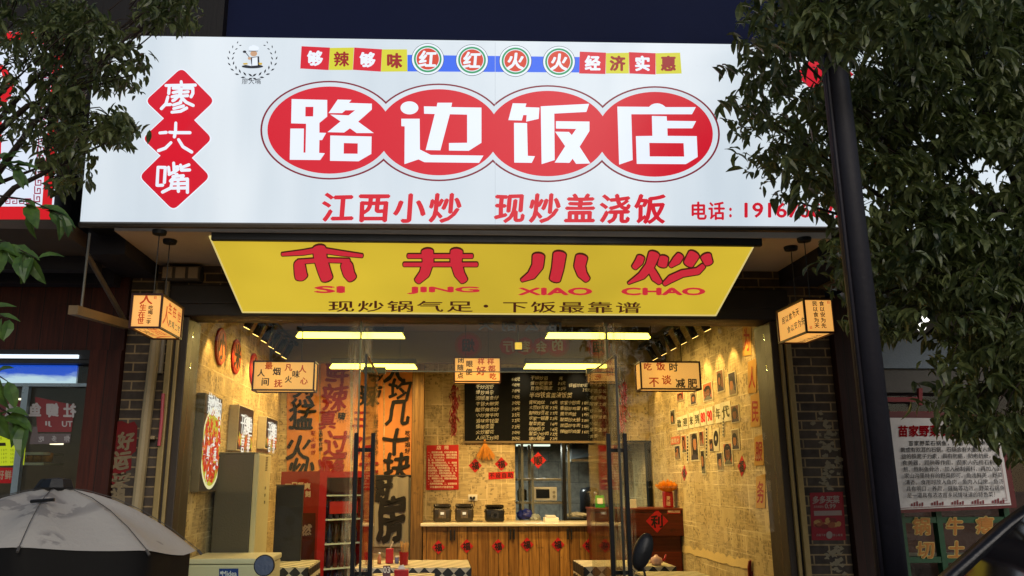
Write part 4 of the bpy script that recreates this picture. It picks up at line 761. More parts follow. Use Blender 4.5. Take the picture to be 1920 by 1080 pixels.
def bag(label, px, py, rx, ry, Y, mt):
    c = at(px, py, Y); bm = bmesh.new(); bmesh.ops.create_icosphere(bm, subdivisions=3, radius=1); rr = random.Random(px)
    for v in bm.verts: n = v.co.copy(); f = 1 + .16 * math.sin(n.x * 6 + n.z * 5) * math.cos(n.y * 7 + px) + rr.uniform(-.04, .04); v.co = V(n.x * rx * f, n.y * .09 * f, max(-.7, n.z) * ry * f)
    m = MB(); m.bm(bm); m.v = [(x + c.x, y + c.y, z + c.z) for x, y, z in m.v]; m.build('plastic_bag', mt, label=label, cat='bag')
bag('blue plastic bag on the counter behind the hatch', 985, 965, .10, .07, YB + .18, mat('1c2a80', .4)); bag('pale clear plastic bag right of the blue bag', 1003, 971, .07, .05, YB + .16, mat('9aa4a8', .3)); bag('white plastic bag in the dark corner of the hatch', 1082, 966, .13, .035, YB + .2, mat('b8b8b0', .5))
T = thing('range_hood', 'grey metal range hood in the kitchen', 'hood', at(1100, 860, YB + 1.2)); Yh = YB + 1.3; a, b2, c, d = at(1064, 862, Yh), at(1135, 846, Yh), at(1135, 838, Yh), at(1064, 850, Yh); m = MB(); m.hexa([(a.x, Yh - .3, a.z), (b2.x + .3, Yh - .3, b2.z), (b2.x + .3, Yh + .4, b2.z), (a.x, Yh + .4, a.z)], [(a.x + .1, Yh + .1, a.z + .30), (b2.x + .3, Yh + .1, b2.z + .2), (b2.x + .3, Yh + .4, b2.z + .2), (a.x + .1, Yh + .4, a.z + .30)]); m.build('canopy', mat('8d959a', .35, .6), T); m = MB(); m.box((a.x, Yh - .31, a.z - .03), (b2.x + .3, Yh + .4, a.z - .001)); m.build('rim', mat('a8a89c', .35, .6), T)
T = thing('water_filter', 'tall dark steel boiler in the kitchen behind the hatch', 'boiler', at(1107, 960, YB + .9)); c = at(1107, 985, YB + .9); m = MB(); m.lathe([(.001, 0), (.13, 0), (.13, .42), (.11, .47), (.001, .49)], c, 20); m.build('tank', mat('23262c', .3, .5), T, True); m = MB(); c2 = c + V(.06, -.13, .1)
for k in range(4): m.lathe([(.001, 0), (.03, 0), (.03, .07), (.02, .08), (.001, .08)], c2 + V(0, 0, k * .085), 12)
m.build('canisters', mat('8a8f94', .25, .8), T, True)
T = thing('range_cooker', 'grey tiled stove bench in the kitchen', 'bench', at(1150, 975, YB + 1.5)); m = MB(); a = at(1066, 985, YB + 1.3); m.rbox((a.x, YB + 1.3, 0), (XR - .01, YB + 2.19, a.z), .01); m.build('bench', mat('4a4c4a', .4, .3), T); m = MB(); m.box((a.x - .01, YB + 1.29, a.z + .001), (XR - .01, YB + 2.19, a.z + .03)); m.build('worktop', steel, T)
fu(YP(YB - .04), 1009, 863, 15, 15.5, 'bright red paper diamond hanging in the hatch above the microwave', '顺')
T = thing('wall_calendar', 'pale paper chart hanging right of the hatch', 'calendar', at(1231, 880, YB)); m = MB(); m.pslab(PB, [(1225, 922), (1240, 921), (1240, 826), (1223, 828)], .004); m.build('paper', mat('a59c86', .7), T); m = MB(); m.pslab(PB, [(1221, 833), (1236, 829), (1236, 825), (1221, 828)], .02); m.build('rail', mat('4a3a2a', .6), T)
m = MB(); m.cur = 0; m.pslab(YP(YB + .9), [(1203, 893), (1217, 893), (1217, 874), (1203, 874)], .01); m.cur = 1; m.pp(YP(YB + .889), [(1209, 878), (1210.5, 878), (1210.5, 889), (1209, 889)], .002); m.build('order_note', [mat('9a9a88', .7), inkm], label='small pale notice on the kitchen wall at the right of the hatch', cat='notice')
# ============================================================ counter and rice cookers
Yc = 9.5; zc = Z_(981, Yc); cx0, cx1 = X_(793, Yc), X_(1185, Yc)
T = thing('serving_counter', 'counter of rough wood boards with a white top before the hatch', 'counter', ((cx0 + cx1) / 2, Yc, 0))
m = MB(); m.box((cx0 + .01, Yc + .02, 0), (cx1 - .01, YB - .003, zc - .035)); m.build('front', plankmat(0, 2, '5a3810', 'd09a4a', .115, 'counter_boards', .55), T)
m = MB(); m.rbox((cx0 - .02, Yc - .03, zc - .034), (cx1, YB - .003, zc), .008); m.build('worktop', mat('d8d2bc', .3), T)
for px, py in ((849, 1003), (961, 1001), (1069, 1001)):
    for e in (-4, 3): m = MB(); a = at(px + e, py, Yc - .02); m.rbox((a.x - .008, Yc - .02, a.z - .06), (a.x + .008, Yc + .019, a.z + .05), .003); m.build('door_handle', black, T)
PC = YP(Yc + .018)
for i, (x, y) in enumerate(((822, 1026), (875, 1024), (934, 1024), (988, 1021), (1046, 1021), (1104, 1023))):
    fu(PC, x, y, 12.5, 13.5, ['red paper diamond on the counter boards, at the corner post', 'red paper diamond on the counter boards, under the second rice cooker', 'red paper diamond on the counter boards, under the dark third cooker', 'red paper diamond on the counter boards, below the blue bag', 'red paper diamond on the counter boards, below the black hatch post', 'red paper diamond on the counter boards, beside the cashier desk'][i], group='red paper diamonds on the counter')
def cooker(label, px, w_, h, dark):
    Y = 9.78; c = at(px, 979, Y); c.z = zc; T = thing('rice_cooker', label, 'rice cooker', c, 'rice cookers'); m = MB(); r = w_ / 2
    m.rbox((c.x - r, Y - r * .9, zc + .008), (c.x + r, Y + r * .9, zc + h * .78), .022); m.build('body', mat('3a342c' if not dark else '1c1c1e', .3, .3), T, True)
    m = MB(); m.rbox((c.x - r * .99, Y - r * .89, zc + h * .785), (c.x + r * .99, Y + r * .89, zc + h), .022); m.build('lid', mat('24221f', .25, .2), T, True)
    m = MB(); m.rbox((c.x - r * .42, Y - r * .9 - .012, zc + h * .22), (c.x + r * .42, Y - r * .9 - .001, zc + h * .66), .004); m.build('control_panel', mat('6a5c48' if not dark else '3a3a3c', .25, .5), T)
    m = MB(); (m.rbox((c.x - .02, Y - r * .9 - .018, zc + h * .42), (c.x + .02, Y - r * .9 - .013, zc + h * .56), .002) if not dark else m.cyl((c.x, Y - r * .9 - .03, zc + h * .42), (c.x, Y - r * .9 - .013, zc + h * .42), .02)); m.build('display' if not dark else 'dial', lit((.7, .62, .42), .9, .3, 0) if not dark else blackmetal, T)
    for s in (-1, 1): m = MB(); m.rbox((c.x + s * (r + .0005), Y - .03, zc + h * .56), (c.x + s * (r + .010), Y + .03, zc + h * .64), .003); m.build('handle', black, T)
cooker('rice cooker with a glowing display, nearest the wood post', 829, .205, .205, 0); cooker('rice cooker with a glowing display, below the wall socket', 870, .205, .205, 0); cooker('black rice cooker with a dial, right of the other two', 927, .22, .195, 1)
m = MB(); m.tube([V(at(886, 945, YB - .05)), at(888, 968, 9.9), V(at(885, 979, 9.85).x, 9.85, zc + .006), V(at(905, 979, 9.8).x, 9.82, zc + .006)], .004, 6); m.build('power_cord', black, label='black power cord trailing between the rice cookers', cat='cord')
T = thing('napkin_tray', 'white tray on the counter below the hatch', 'tray', (at(1033, 979, 9.75).x, 9.75, zc)); c = V(at(1033, 979, 9.75).x, 9.75, zc); m = MB(); m.rbox((c.x - .08, 9.66, zc + .001), (c.x + .08, 9.84, zc + .05), .006); m.build('tray', white, T); m = MB(); m.rbox((c.x - .06, 9.68, zc + .051), (c.x + .05, 9.82, zc + .075), .006); m.build('napkins', mat('c8c8c2', .8), T)
# ============================================================ banners and kitchen doorway curtain
PW = YP(YB - .102); orange = mat('c58248', .8, 0, .08, 2); bink = mat('12100f', .75, 0, .2); rink = mat('7c1016', .75, 0, .2)
def banner(label, x0, x1, y0, y1, items, off=.004):
    T = thing('cloth_banner', label, 'banner', V(PW.pts([((x0 + x1) / 2, y0)])[0]), 'orange brush-written banners'); m = MB(); n = 10
    fr = []; bk = []
    for j in range(13):
        for i in range(n + 1):
            e = off + .012 * (1 + math.sin(i * 1.1 + x0)) * .5 + .003 * math.sin(j * .9 + i); p = V(PW.pts([(x0 + (x1 - x0) * i / n, y0 + (y1 - y0) * j / 12)], e)[0]); fr.append(p); bk.append(p + V(0, .002, 0))
    fs = [[j * (n + 1) + i, (j + 1) * (n + 1) + i, (j + 1) * (n + 1) + i + 1, j * (n + 1) + i + 1] for j in range(12) for i in range(n)]
    m.add(fr, fs); m.build('cloth', orange, T, True)
    m = MB(); m.cyl(V(PW.pts([(x0, y0)], .012)[0]) + V(-.02, 0, .01), V(PW.pts([(x1, y0)], .012)[0]) + V(.02, 0, .01), .012); m.build('rod', black, T)
    mr, mb = MB(), MB(); rr = random.Random(int(x0))
    for ch, x, y, s, red, *b_ in items: (mr if red else mb).glyph(PW, ch, x, y, s, s * 1.08, b_[0] if b_ else .03, off + .018, rot=rr.uniform(-.06, .06), shear=.12, wob=.03)
    if mr.v: mr.build('red_lettering', rink, T)
    if mb.v: mb.build('black_lettering', bink, T)
banner('leftmost orange banner with large black fire characters behind the fridge', 538, 599, 672, 905, [('烈', 570, 735, 46, 0), ('猛', 567, 780, 50, 0), ('火', 560, 838, 48, 0), ('炒', 566, 882, 48, 0), ('旺', 588, 812, 9, 1, .02), ('火', 588, 824, 9, 1, .02), ('爆', 588, 836, 9, 1, .02), ('炒', 588, 848, 9, 1, .02)])
banner('orange banner with large dark red characters and a small sunburst', 601, 657, 668, 905, [('鲜', 634, 694, 48, 1), ('辣', 628, 744, 50, 1), ('真', 615, 786, 36, 1), ('过', 632, 831, 48, 1), ('瘾', 622, 877, 52, 1), ('嗨', 641, 780, 15, 0, .03)] + [(c, 602, 806 + i * 9, 8, 0, .02) for i, c in enumerate('江西辣代表')])
banner('orange banner half hidden behind the left door leaf', 662, 719, 674, 905, [('够', 706, 698, 34, 0), ('辣', 694, 740, 42, 0), ('三', 677, 786, 34, 1), ('阳', 681, 838, 44, 1), ('开', 690, 885, 40, 1)] + [(c, 705, 782 + i * 9.5, 9, 0, .02) for i, c in enumerate('无辣不欢江西小炒')])
banner('rightmost orange banner with black characters above the grey curtain', 721, 779, 674, 892, [('人', 742, 696, 46, 0), ('均', 750, 731, 44, 0), ('几', 746, 772, 50, 0), ('十', 741, 826, 50, 0), ('块', 744, 873, 52, 0)] + [(c, 764, 812 + i * 11, 10, 0, .015) for i, c in enumerate('吃好喝好')])
m = MB()
for k in range(14): a = k * math.pi / 7; m.pstroke(PW, [(641 + 10.5 * math.cos(a), 780 + 10.5 * math.sin(a), .8), (641 + 13.5 * math.cos(a), 780 + 13.5 * math.sin(a), .8)], .023)
m.build('sunburst', bink, bpy.data.objects['cloth_banner.001'])
PCt = YP(YB - .16); T = thing('door_curtain', 'grey cloth curtain with black brush writing in the kitchen doorway', 'curtain', V(PCt.pts([(730, 894)])[0])); m = MB(); n = 16; fr = []
for j in range(7):
    for i in range(n + 1): fr.append(V(PCt.pts([(696 + 70 * i / n, 893 + 132 * j / 6)], .01 * math.sin(i * 1.3))[0]))
m.add(fr, [[j * (n + 1) + i, (j + 1) * (n + 1) + i, (j + 1) * (n + 1) + i + 1, j * (n + 1) + i + 1] for j in range(6) for i in range(n)]); m.build('cloth', mat('8d8878', .85, 0, .1), T, True)
m = MB(); m.glyph(PCt, '厨', 712, 915, 44, 50, .055, .014, shear=.12, wob=.04); m.glyph(PCt, '房', 734, 970, 56, 92, .05, .014, rot=.05, shear=.12, wob=.04); m.build('lettering', bink, T)
m = MB(); m.cyl(V(PCt.pts([(692, 892)])[0]), V(PCt.pts([(772, 892)])[0]), .012); m.build('rod', black, T)
m = MB(); m.pslab(YP(YB - .104), [(766, 1100), (781, 1100), (781, 893), (766, 893)], .05); m.build('door_frame', mat('5a5a52', .5), label='grey door frame post right of the curtain', cat='door frame')
# ============================================================ cashier desk
Yd = 8.9; dz = Z_(953, Yd, 1200); dx0, dx1 = X_(1113, Yd), X_(1281, Yd); maho = plankmat(2, 0, '3f130a', '7a3018', .4, 'mahogany', .4)
T = thing('cashier_desk', 'red brown wooden cashier desk at the right of the counter', 'desk', ((dx0 + dx1) / 2, Yd, 0)); zl = Z_(1005, Yd, 1200)
m = MB(); m.rbox((dx0, Yd, zl), (dx1, Yd + .5, dz - .022), .005); m.build('upper_box', maho, T); m = MB(); m.rbox((dx0 - .01, Yd - .012, dz - .021), (dx1 + .01, Yd + .5, dz), .005); m.build('top', mat('6a2a16', .35), T); m = MB(); m.rbox((dx0 + .02, Yd + .07, 0), (dx1 - .04, Yd + .5, zl - .002), .005); m.build('base', maho, T)
PD = YP(Yd - .002); fu(PD, 1232, 977, 21, 22, 'largest red paper diamond, on the front of the cashier desk', '利')
m = MB(); m.cur = 0; m.pslab(PD, [(1251, 963), (1276, 963), (1276, 953.5), (1251, 953.5)], .003); m.cur = 1; m.text(PD, '禁止吸烟', 1259, 958.5, 1272, 958.5, .03, .0045, (5.4, 6)); m.pell(PD, 1254.5, 958.5, 2.6, 2.8, .0045, 14); m.build('desk_label', [mat('b02018', .6), mat('d8b8a0', .6)], label='small red label with pale print on the desk corner', cat='label')
T = thing('wheat_vase', 'bunch of orange dried wheat in a red vase on the cashier desk', 'vase', (at(1253, 952, Yd + .2).x, Yd + .2, dz)); c = V(at(1253, 952, Yd + .2).x, Yd + .2, dz); m = MB(); m.rbox((c.x - .048, c.y - .048, dz + .001), (c.x + .048, c.y + .048, dz + .17), .008); m.build('vase', mat('9c1318', .4), T)
m = MB(); rr = random.Random(4); 
for i in range(360):
    a = rr.random() * 6.28; r = math.sqrt(rr.random()) * .135; tip = c + V(r * math.cos(a), r * math.sin(a) * .8, .30 - r * .45 + rr.uniform(-.015, .015)); b0 = c + V(r * .3 * math.cos(a), r * .3 * math.sin(a), .165); m.tube([b0, b0.lerp(tip, .6), tip], [.002, .006, .0015], 4)
m.build('wheat', mat('ff9c1c', .7, 0, .2, 40), T)
m = MB()
for i, ch in enumerate('麦穗'): m.glyph(YP(Yd + .151), ch, 1253, 934 + i * 10, 8, 9, .03, .002)
m.build('lettering', mat('d8b090', .6), T)
T = thing('payment_stand', 'small green payment stand on the desk behind the door handle', 'stand', (at(1126, 952, Yd + .2).x, Yd + .2, dz)); c = V(at(1126, 952, Yd + .2).x, Yd + .2, dz); m = MB(); m.hexa([(c.x - .05, c.y, dz + .001), (c.x + .05, c.y, dz + .001), (c.x + .05, c.y + .05, dz + .001), (c.x - .05, c.y + .05, dz + .001)], [(c.x - .045, c.y + .03, dz + .13), (c.x + .045, c.y + .03, dz + .13), (c.x + .045, c.y + .04, dz + .13), (c.x - .045, c.y + .04, dz + .13)]); m.build('holder', mat('2a9a30', .4), T); m = MB(); m.hexa([(c.x - .03, c.y + .004, dz + .04), (c.x + .03, c.y + .004, dz + .04), (c.x + .03, c.y + .01, dz + .04), (c.x - .03, c.y + .01, dz + .04)], [(c.x - .03, c.y + .02, dz + .10), (c.x + .03, c.y + .02, dz + .10), (c.x + .03, c.y + .026, dz + .10), (c.x - .03, c.y + .026, dz + .10)]); m.build('card', white, T)
T = thing('payment_card', 'small white blank stand card on the desk right of the door handle', 'card', (at(1188, 952, Yd + .2).x, Yd + .2, dz)); c = V(at(1188, 952, Yd + .2).x, Yd + .2, dz); m = MB(); m.rbox((c.x - .035, c.y, dz + .002), (c.x + .035, c.y + .008, dz + .09), .002); m.build('card', mat('c9c4b4', .5), T); m = MB(); m.rbox((c.x - .04, c.y - .02, dz + .0005), (c.x + .04, c.y + .03, dz + .0015 + .001), .0003); m.build('foot', mat('b8b4a8', .4), T)
# ============================================================ left side appliances
Ya = 7.1; ax0, ax1 = X_(404, Ya), X_(480, Ya); az = Z_(851, Ya, 450)
T = thing('air_conditioner', 'tall cream cabinet air conditioner standing by the left wall, dark side toward the door', 'air conditioner', ((ax0 + ax1) / 2, Ya, 0))
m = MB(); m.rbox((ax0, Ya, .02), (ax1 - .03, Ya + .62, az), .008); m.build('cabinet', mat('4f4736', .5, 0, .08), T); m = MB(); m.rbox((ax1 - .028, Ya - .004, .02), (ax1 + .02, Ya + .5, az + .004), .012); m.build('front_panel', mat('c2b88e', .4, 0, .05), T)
m = MB(); m.rbox((ax0 - .01, Ya - .006, az + .004), (ax1 + .01, Ya + .62, az + .014), .003); m.build('top_plate', mat('8a8262', .45), T)
m = MB(); xx = ax1 + .0205
for k in range(9): m.box((xx, Ya + .26, 1.62 + k * .014), (xx + .002, Ya + .34, 1.626 + k * .014))
for z in (1.46, 1.40, 1.34): m.box((xx, Ya + .28, z), (xx + .002, Ya + .32, z + .025))
m.build('control_marks', mat('5a5540', .5), T)
Ym = 6.55; mz = Z_(1047, Ym, 430); T = thing('chest_freezer', 'low cream freezer with a blue badge in front of the air conditioner', 'freezer', (X_(430, Ym), Ym, 0)); xa, xb = X_(352, Ym, 1050), X_(503, Ym, 1050)
m = MB(); m.rbox((xa, Ym, .05), (xb, Ym + .52, mz - .045), .015); m.build('body', mat('cfc9a8', .4, 0, .05), T); m = MB(); m.rbox((xa - .006, Ym - .012, mz - .042), (xb + .008, Ym + .52, mz), .012); m.build('lid', mat('d8d2b2', .35, 0, .05), T)
PM = YP(Ym - .001); m = MB(); m.cur = 0; m.pslab(PM, [(411, 1084), (447, 1084), (447, 1066), (411, 1066)], .003); m.cur = 1; m.word(PM, 'Midea', 417, 1070.5, 444, 1080, .02, .0045); m.pell(PM, 415, 1074, 2.2, 2.8, .0045, 12); m.build('badge', [mat('123a8a', .4), mat('dfe3ea', .4)], T)
Yg = 8.55; T = thing('drinks_fridge', 'tall red drinks fridge with a glass door full of bottles', 'fridge', at(600, 900, Yg)); gz = Z_(884, Yg, 600); c = at(597, 900, 8.35); fr_l = at(527, 900, 8.75); fr_r = at(692, 900, 8.72); corner = V(c.x, c.y, 0)
L0 = V(fr_l.x, fr_l.y, 0); R0 = V(fr_r.x, fr_r.y, 0); ud = (L0 - corner); vd = (R0 - corner)
def frp(u, v, z): p = corner + ud * u + vd * v; return (p.x, p.y, z)
zb = .12
m = MB(); rd = mat('960f17', .35, 0, .06)
m.hexa([frp(0, 0, zb), frp(1, 0, zb), frp(1, .04, zb), frp(0, .04, zb)][::1], [frp(0, 0, gz), frp(1, 0, gz), frp(1, .04, gz), frp(0, .04, gz)]); m.hexa([frp(.96, .04, zb), frp(1, .04, zb), frp(1, 1, zb), frp(.96, 1, zb)], [frp(.96, .04, gz), frp(1, .04, gz), frp(1, 1, gz), frp(.96, 1, gz)]); m.hexa([frp(.0, .96, zb), frp(.96, .96, zb), frp(.96, 1, zb), frp(.0, 1, zb)], [frp(.0, .96, gz), frp(.96, .96, gz), frp(.96, 1, gz), frp(.0, 1, gz)]); m.hexa([frp(0, .04, gz - .04), frp(.96, .04, gz - .04), frp(.96, .96, gz - .04), frp(0, .96, gz - .04)], [frp(0, .04, gz - .001), frp(.96, .04, gz - .001), frp(.96, .96, gz - .001), frp(0, .96, gz - .001)]); m.hexa([frp(0, .04, zb), frp(.96, .04, zb), frp(.96, .96, zb), frp(0, .96, zb)], [frp(0, .04, zb + .3), frp(.96, .04, zb + .3), frp(.96, .96, zb + .3), frp(0, .96, zb + .3)]); m.build('body', rd, T)
m = MB(); m.hexa([frp(-.06, -.02, zb + .2), frp(-.005, -.02, zb + .2), frp(-.005, .12, zb + .2), frp(-.06, .12, zb + .2)], [frp(-.06, -.02, gz), frp(-.005, -.02, gz), frp(-.005, .12, gz), frp(-.06, .12, gz)]); m.hexa([frp(-.06, .88, zb + .2), frp(-.005, .88, zb + .2), frp(-.005, 1.02, zb + .2), frp(-.06, 1.02, zb + .2)], [frp(-.06, .88, gz), frp(-.005, .88, gz), frp(-.005, 1.02, gz), frp(-.06, 1.02, gz)]); m.hexa([frp(-.06, .122, gz - .06), frp(-.005, .122, gz - .06), frp(-.005, .878, gz - .06), frp(-.06, .878, gz - .06)], [frp(-.06, .122, gz), frp(-.005, .122, gz), frp(-.005, .878, gz), frp(-.06, .878, gz)]); dr = m.build('door', rd, T)
m = MB(); m.hexa([frp(-.04, .122, zb + .2), frp(-.03, .122, zb + .2), frp(-.03, .878, zb + .2), frp(-.04, .878, zb + .2)], [frp(-.04, .122, gz - .061), frp(-.03, .122, gz - .061), frp(-.03, .878, gz - .061), frp(-.04, .878, gz - .061)]); m.build('pane', GL, dr)
m = MB(); m.hexa([frp(.0, .125, zb + .3), frp(.03, .125, zb + .3), frp(.03, .16, zb + .3), frp(.0, .16, zb + .3)], [frp(.0, .125, gz - .1), frp(.03, .125, gz - .1), frp(.03, .16, gz - .1), frp(.0, .16, gz - .1)]); m.build('light_strip', lit((.55, .62, .75), .9, .3, 0), T)
cols_ = [mat(c, .2, 0, .1) for c in ('20204a', '2a1a3a', '3a2030', '6a1418', '28304a', '4a2a18')]
for s in range(5):
    z = zb + .32 + s * .235; m = MB(); m.hexa([frp(.05, .05, z), frp(.94, .05, z), frp(.94, .95, z), frp(.05, .95, z)], [frp(.05, .05, z + .012), frp(.94, .05, z + .012), frp(.94, .95, z + .012), frp(.05, .95, z + .012)]); m.build('shelf', white, T)
    m = MB()
    for k in range(7):
        for d in (.16, .42):
            p = V(frp(d, .12 + k * .125, z + .013)); m.cur = (s * 2 + (k // 3)) % 6; m.lathe([(.001, 0), (.025, 0), (.026, .10), (.010, .15), (.011, .185), (.001, .186)], p, 9)
    if s < 4: m.build('bottles', cols_, T, True)
zp = zb + .32 + 3 * .235 + .0125; m = MB(); m.cur = 0; m.hexa([frp(.08, .30, zp + .05), frp(.10, .30, zp + .05), frp(.10, .85, zp + .05), frp(.08, .85, zp + .05)], [frp(.08, .30, zp + .17), frp(.10, .30, zp + .17), frp(.10, .85, zp + .17), frp(.08, .85, zp + .17)]); m.build('price_card', redpaper, T)
FS = Plane(V(frp(1, 0, 0)) , V(0, 0, 1).cross(ud)); FS.n = FS.n if FS.n.y < 0 else -FS.n
m = MB(); m.text(FS, '一口畅爽', 541, 908, 577, 911, .05, .003, (12, 13)); m.text(FS, '一刻', 560, 924, 578, 926, .05, .003, (11, 12)); m.build('lettering', mat('e3d2b8', .5), T)
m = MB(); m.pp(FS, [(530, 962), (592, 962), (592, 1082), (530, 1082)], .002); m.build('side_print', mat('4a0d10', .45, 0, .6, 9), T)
m = MB(); m.glyph(FS, '燃', 572, 993, 26, 22, .03, .004, wob=.05); m.build('lettering', mat('a89888', .5), T)
T = thing('folding_panel', 'narrow black panel leaning between the air conditioner and the red fridge', 'panel', at(540, 960, 8.0)); a, b2 = at(518, 911, 8.0), at(563, 1050, 8.0); m = MB(); m.rbox((a.x, 8.0, .02), (b2.x, 8.05, a.z), .006); m.build('panel', mat('26231e', .5), T); m = MB(); m.rbox((a.x - .004, 7.995, a.z + .001), (b2.x + .004, 8.055, a.z + .012), .003); m.build('edge', mat('3a352c', .4), T)
# ============================================================ tables
t = NT('check_cloth'); ck = t.n('TexChecker'); mp = t.n('Mapping', i_Vector=t.obj()); mp.inputs['Rotation'].default_value = (0, math.radians(45), 0); mp.inputs['Scale'].default_value = (1, 0, 1); mp.inputs['Location'].default_value = (0, .037, 0); t.set(ck.inputs['Vector'], mp.outputs[0]); ck.inputs['Scale'].default_value = 14; t.set(ck.inputs['Color1'], (.58, .52, .38)); t.set(ck.inputs['Color2'], (.02, .022, .024)); cloth_f = t.bsdf(ck.outputs[0], .55, 0, .35, t.noise(18), .3)
t = NT('stripe_cloth'); wv = t.n('TexWave', i_Vector=t.obj()); wv.bands_direction = 'DIAGONAL'; wv.inputs['Scale'].default_value = 5; t.set(wv.inputs['Distortion'], 0.); cloth_t = t.bsdf(t.mix(t.ramp(wv.outputs[1], .62, .7), (.62, .56, .40), (.10, .11, .04)), .5, 0, .4, t.noise(12), .3)
metal_leg = mat('3a3a3c', .4, .5)
def table(label, x0, x1, ynear, yfar, z):
    cx = (x0 + x1) / 2; T = thing('dining_table', label, 'table', (cx, (ynear + yfar) / 2, 0), 'dining tables under checked cloths')
    m = MB(); m.rbox((x0, ynear, z - .03), (x1, yfar, z - .006), .006); m.build('tabletop', mat('6a4a2a', .5), T)
    for a in (x0 + .05, x1 - .05):
        for b_ in (ynear + .05, yfar - .05): m = MB(); m.cyl((a, b_, 0), (a, b_, z - .031), .018); m.build('leg', metal_leg, T)
    m = MB(); m.rbox((x0 - .012, ynear - .012, z - .004), (x1 + .012, yfar + .012, z + .004), .003); m.build('cloth_top', cloth_t, T)
    m = MB(); n = 22
    def side(p, q, out):
        vs_ = []
        for j in range(5):
            for i in range(n + 1): f = i / n; pt = V(p).lerp(V(q), f); w_ = (.004 + .012 * (j / 4) * math.sin(i * 1.4 + x0 * 3)); vs_.append(pt + V(out) * w_ + V(0, 0, -.24 * j / 4))
        m.add(vs_, [[j * (n + 1) + i, j * (n + 1) + i + 1, (j + 1) * (n + 1) + i + 1, (j + 1) * (n + 1) + i] for j in range(4) for i in range(n)])
    e = .014; zt = z + .001
    side((x0 - e, ynear - e, zt), (x1 + e, ynear - e, zt), (0, -1, 0)); m.build('cloth_drop', cloth_f, T, True); m = MB(); side((x1 + e, yfar + e, zt), (x0 - e, yfar + e, zt), (0, 1, 0)); m.build('cloth_drop', cloth_f, T, True)
    m = MB(); side((x1 + e, ynear - e, zt), (x1 + e, yfar + e, zt), (1, 0, 0)); m.build('cloth_side', cloth_f, T, True); m = MB(); side((x0 - e, yfar + e, zt), (x0 - e, ynear - e, zt), (-1, 0, 0)); m.build('cloth_side', cloth_f, T, True)
    return T
TZ = .80
def xz(px, Y): return X_(px, Y, 1060)
table('table under a checked cloth in the middle, with a red condiment holder', xz(668, 7.4), xz(880, 7.4), 7.38, 8.05, TZ)
table('table under a checked cloth in front of the red fridge', xz(490, 7.5), xz(581, 7.6), 7.45, 8.1, TZ)
table('table under a checked cloth before the cashier desk', xz(1096, 7.45), xz(1262, 7.45), 7.42, 7.98, TZ)
table('near table under a checked cloth by the open left door', xz(690, 6.75), xz(812, 6.75), 6.5, 7.05, TZ - .01)
table('near table under a checked cloth at the right by the red chair', xz(1205, 6.95), xz(1318, 6.95), 6.6, 7.15, TZ - .015)
def onT(px, Y, z=TZ): q = at(px, 1060, Y); return V(q.x, Y, z + .0045)
c = onT(730, 7.75); T = thing('sauce_box', 'tall red box with a pale straw on the middle table', 'box', c); m = MB(); m.rbox((c.x - .034, c.y - .03, c.z), (c.x + .034, c.y + .03, c.z + .13), .006); m.build('box', redplastic, T); m = MB(); m.cyl(c + V(0, 0, .12), c + V(.03, 0, .19), .006); m.build('straw', mat('d8c8a8', .5), T)
c = onT(711, 7.7); T = thing('sauce_bottle', 'small pinkish bottle left of the tall red box', 'bottle', c); m = MB(); m.lathe([(.001, 0), (.018, 0), (.018, .05), (.008, .07), (.008, .085), (.001, .086)], c, 12); m.build('bottle', mat('b8704a', .3), T, True); m = MB(); m.lathe([(.010, .0865), (.010, .10), (.001, .101)], c, 10); m.build('cap', white, T)
c = onT(757, 7.62); T = thing('chopstick_holder', 'red holder full of wooden chopsticks on the middle table', 'holder', c); m = MB(); m.lathe([(.001, 0), (.036, 0), (.042, .11), (.038, .11), (.034, .02), (.001, .02)], c, 8); m.build('holder', mat('8f1016', .4), T); m = MB(); rr = random.Random(1)
for i in range(22): a = rr.random() * 6.28; b0 = c + V(.02 * math.cos(a), .02 * math.sin(a), .025); m.cyl(b0, b0 + V(rr.uniform(-.03, .03), rr.uniform(-.02, .02), .15 + rr.random() * .03), .0028, n=5)
m.build('chopsticks', mat('c89a52', .6), T)
c = onT(744, 7.74); T = thing('salt_jar', 'small blue and white jar behind the chopstick holder', 'jar', c); m = MB(); m.lathe([(.001, 0), (.02, 0), (.02, .05), (.001, .052)], c, 12); m.build('jar', mat('7078a8', .4), T, True); m = MB(); m.lathe([(.021, .053), (.021, .065), (.001, .066)], c, 12); m.build('lid', white, T)
c = onT(725, 6.6, TZ - .01); T = thing('number_stand', 'dark red table stand with the white number 03', 'number stand', c); m = MB(); m.hexa([(c.x - .03, c.y, c.z), (c.x + .03, c.y, c.z), (c.x + .03, c.y + .05, c.z), (c.x - .03, c.y + .05, c.z)], [(c.x - .028, c.y + .022, c.z + .10), (c.x + .028, c.y + .022, c.z + .10), (c.x + .028, c.y + .028, c.z + .10), (c.x - .028, c.y + .028, c.z + .10)]); m.build('stand', mat('4a0c10', .35), T); PN = Plane((c.x, c.y + .001, c.z), (0, -1, .22)); m = MB(); a = PN.pts([(0, 0)]); m.word(YP(c.y + .006), '03', 719, 1063, 731, 1074, .03, .002); m.build('lettering', mat('e0d8c8', .5), T)
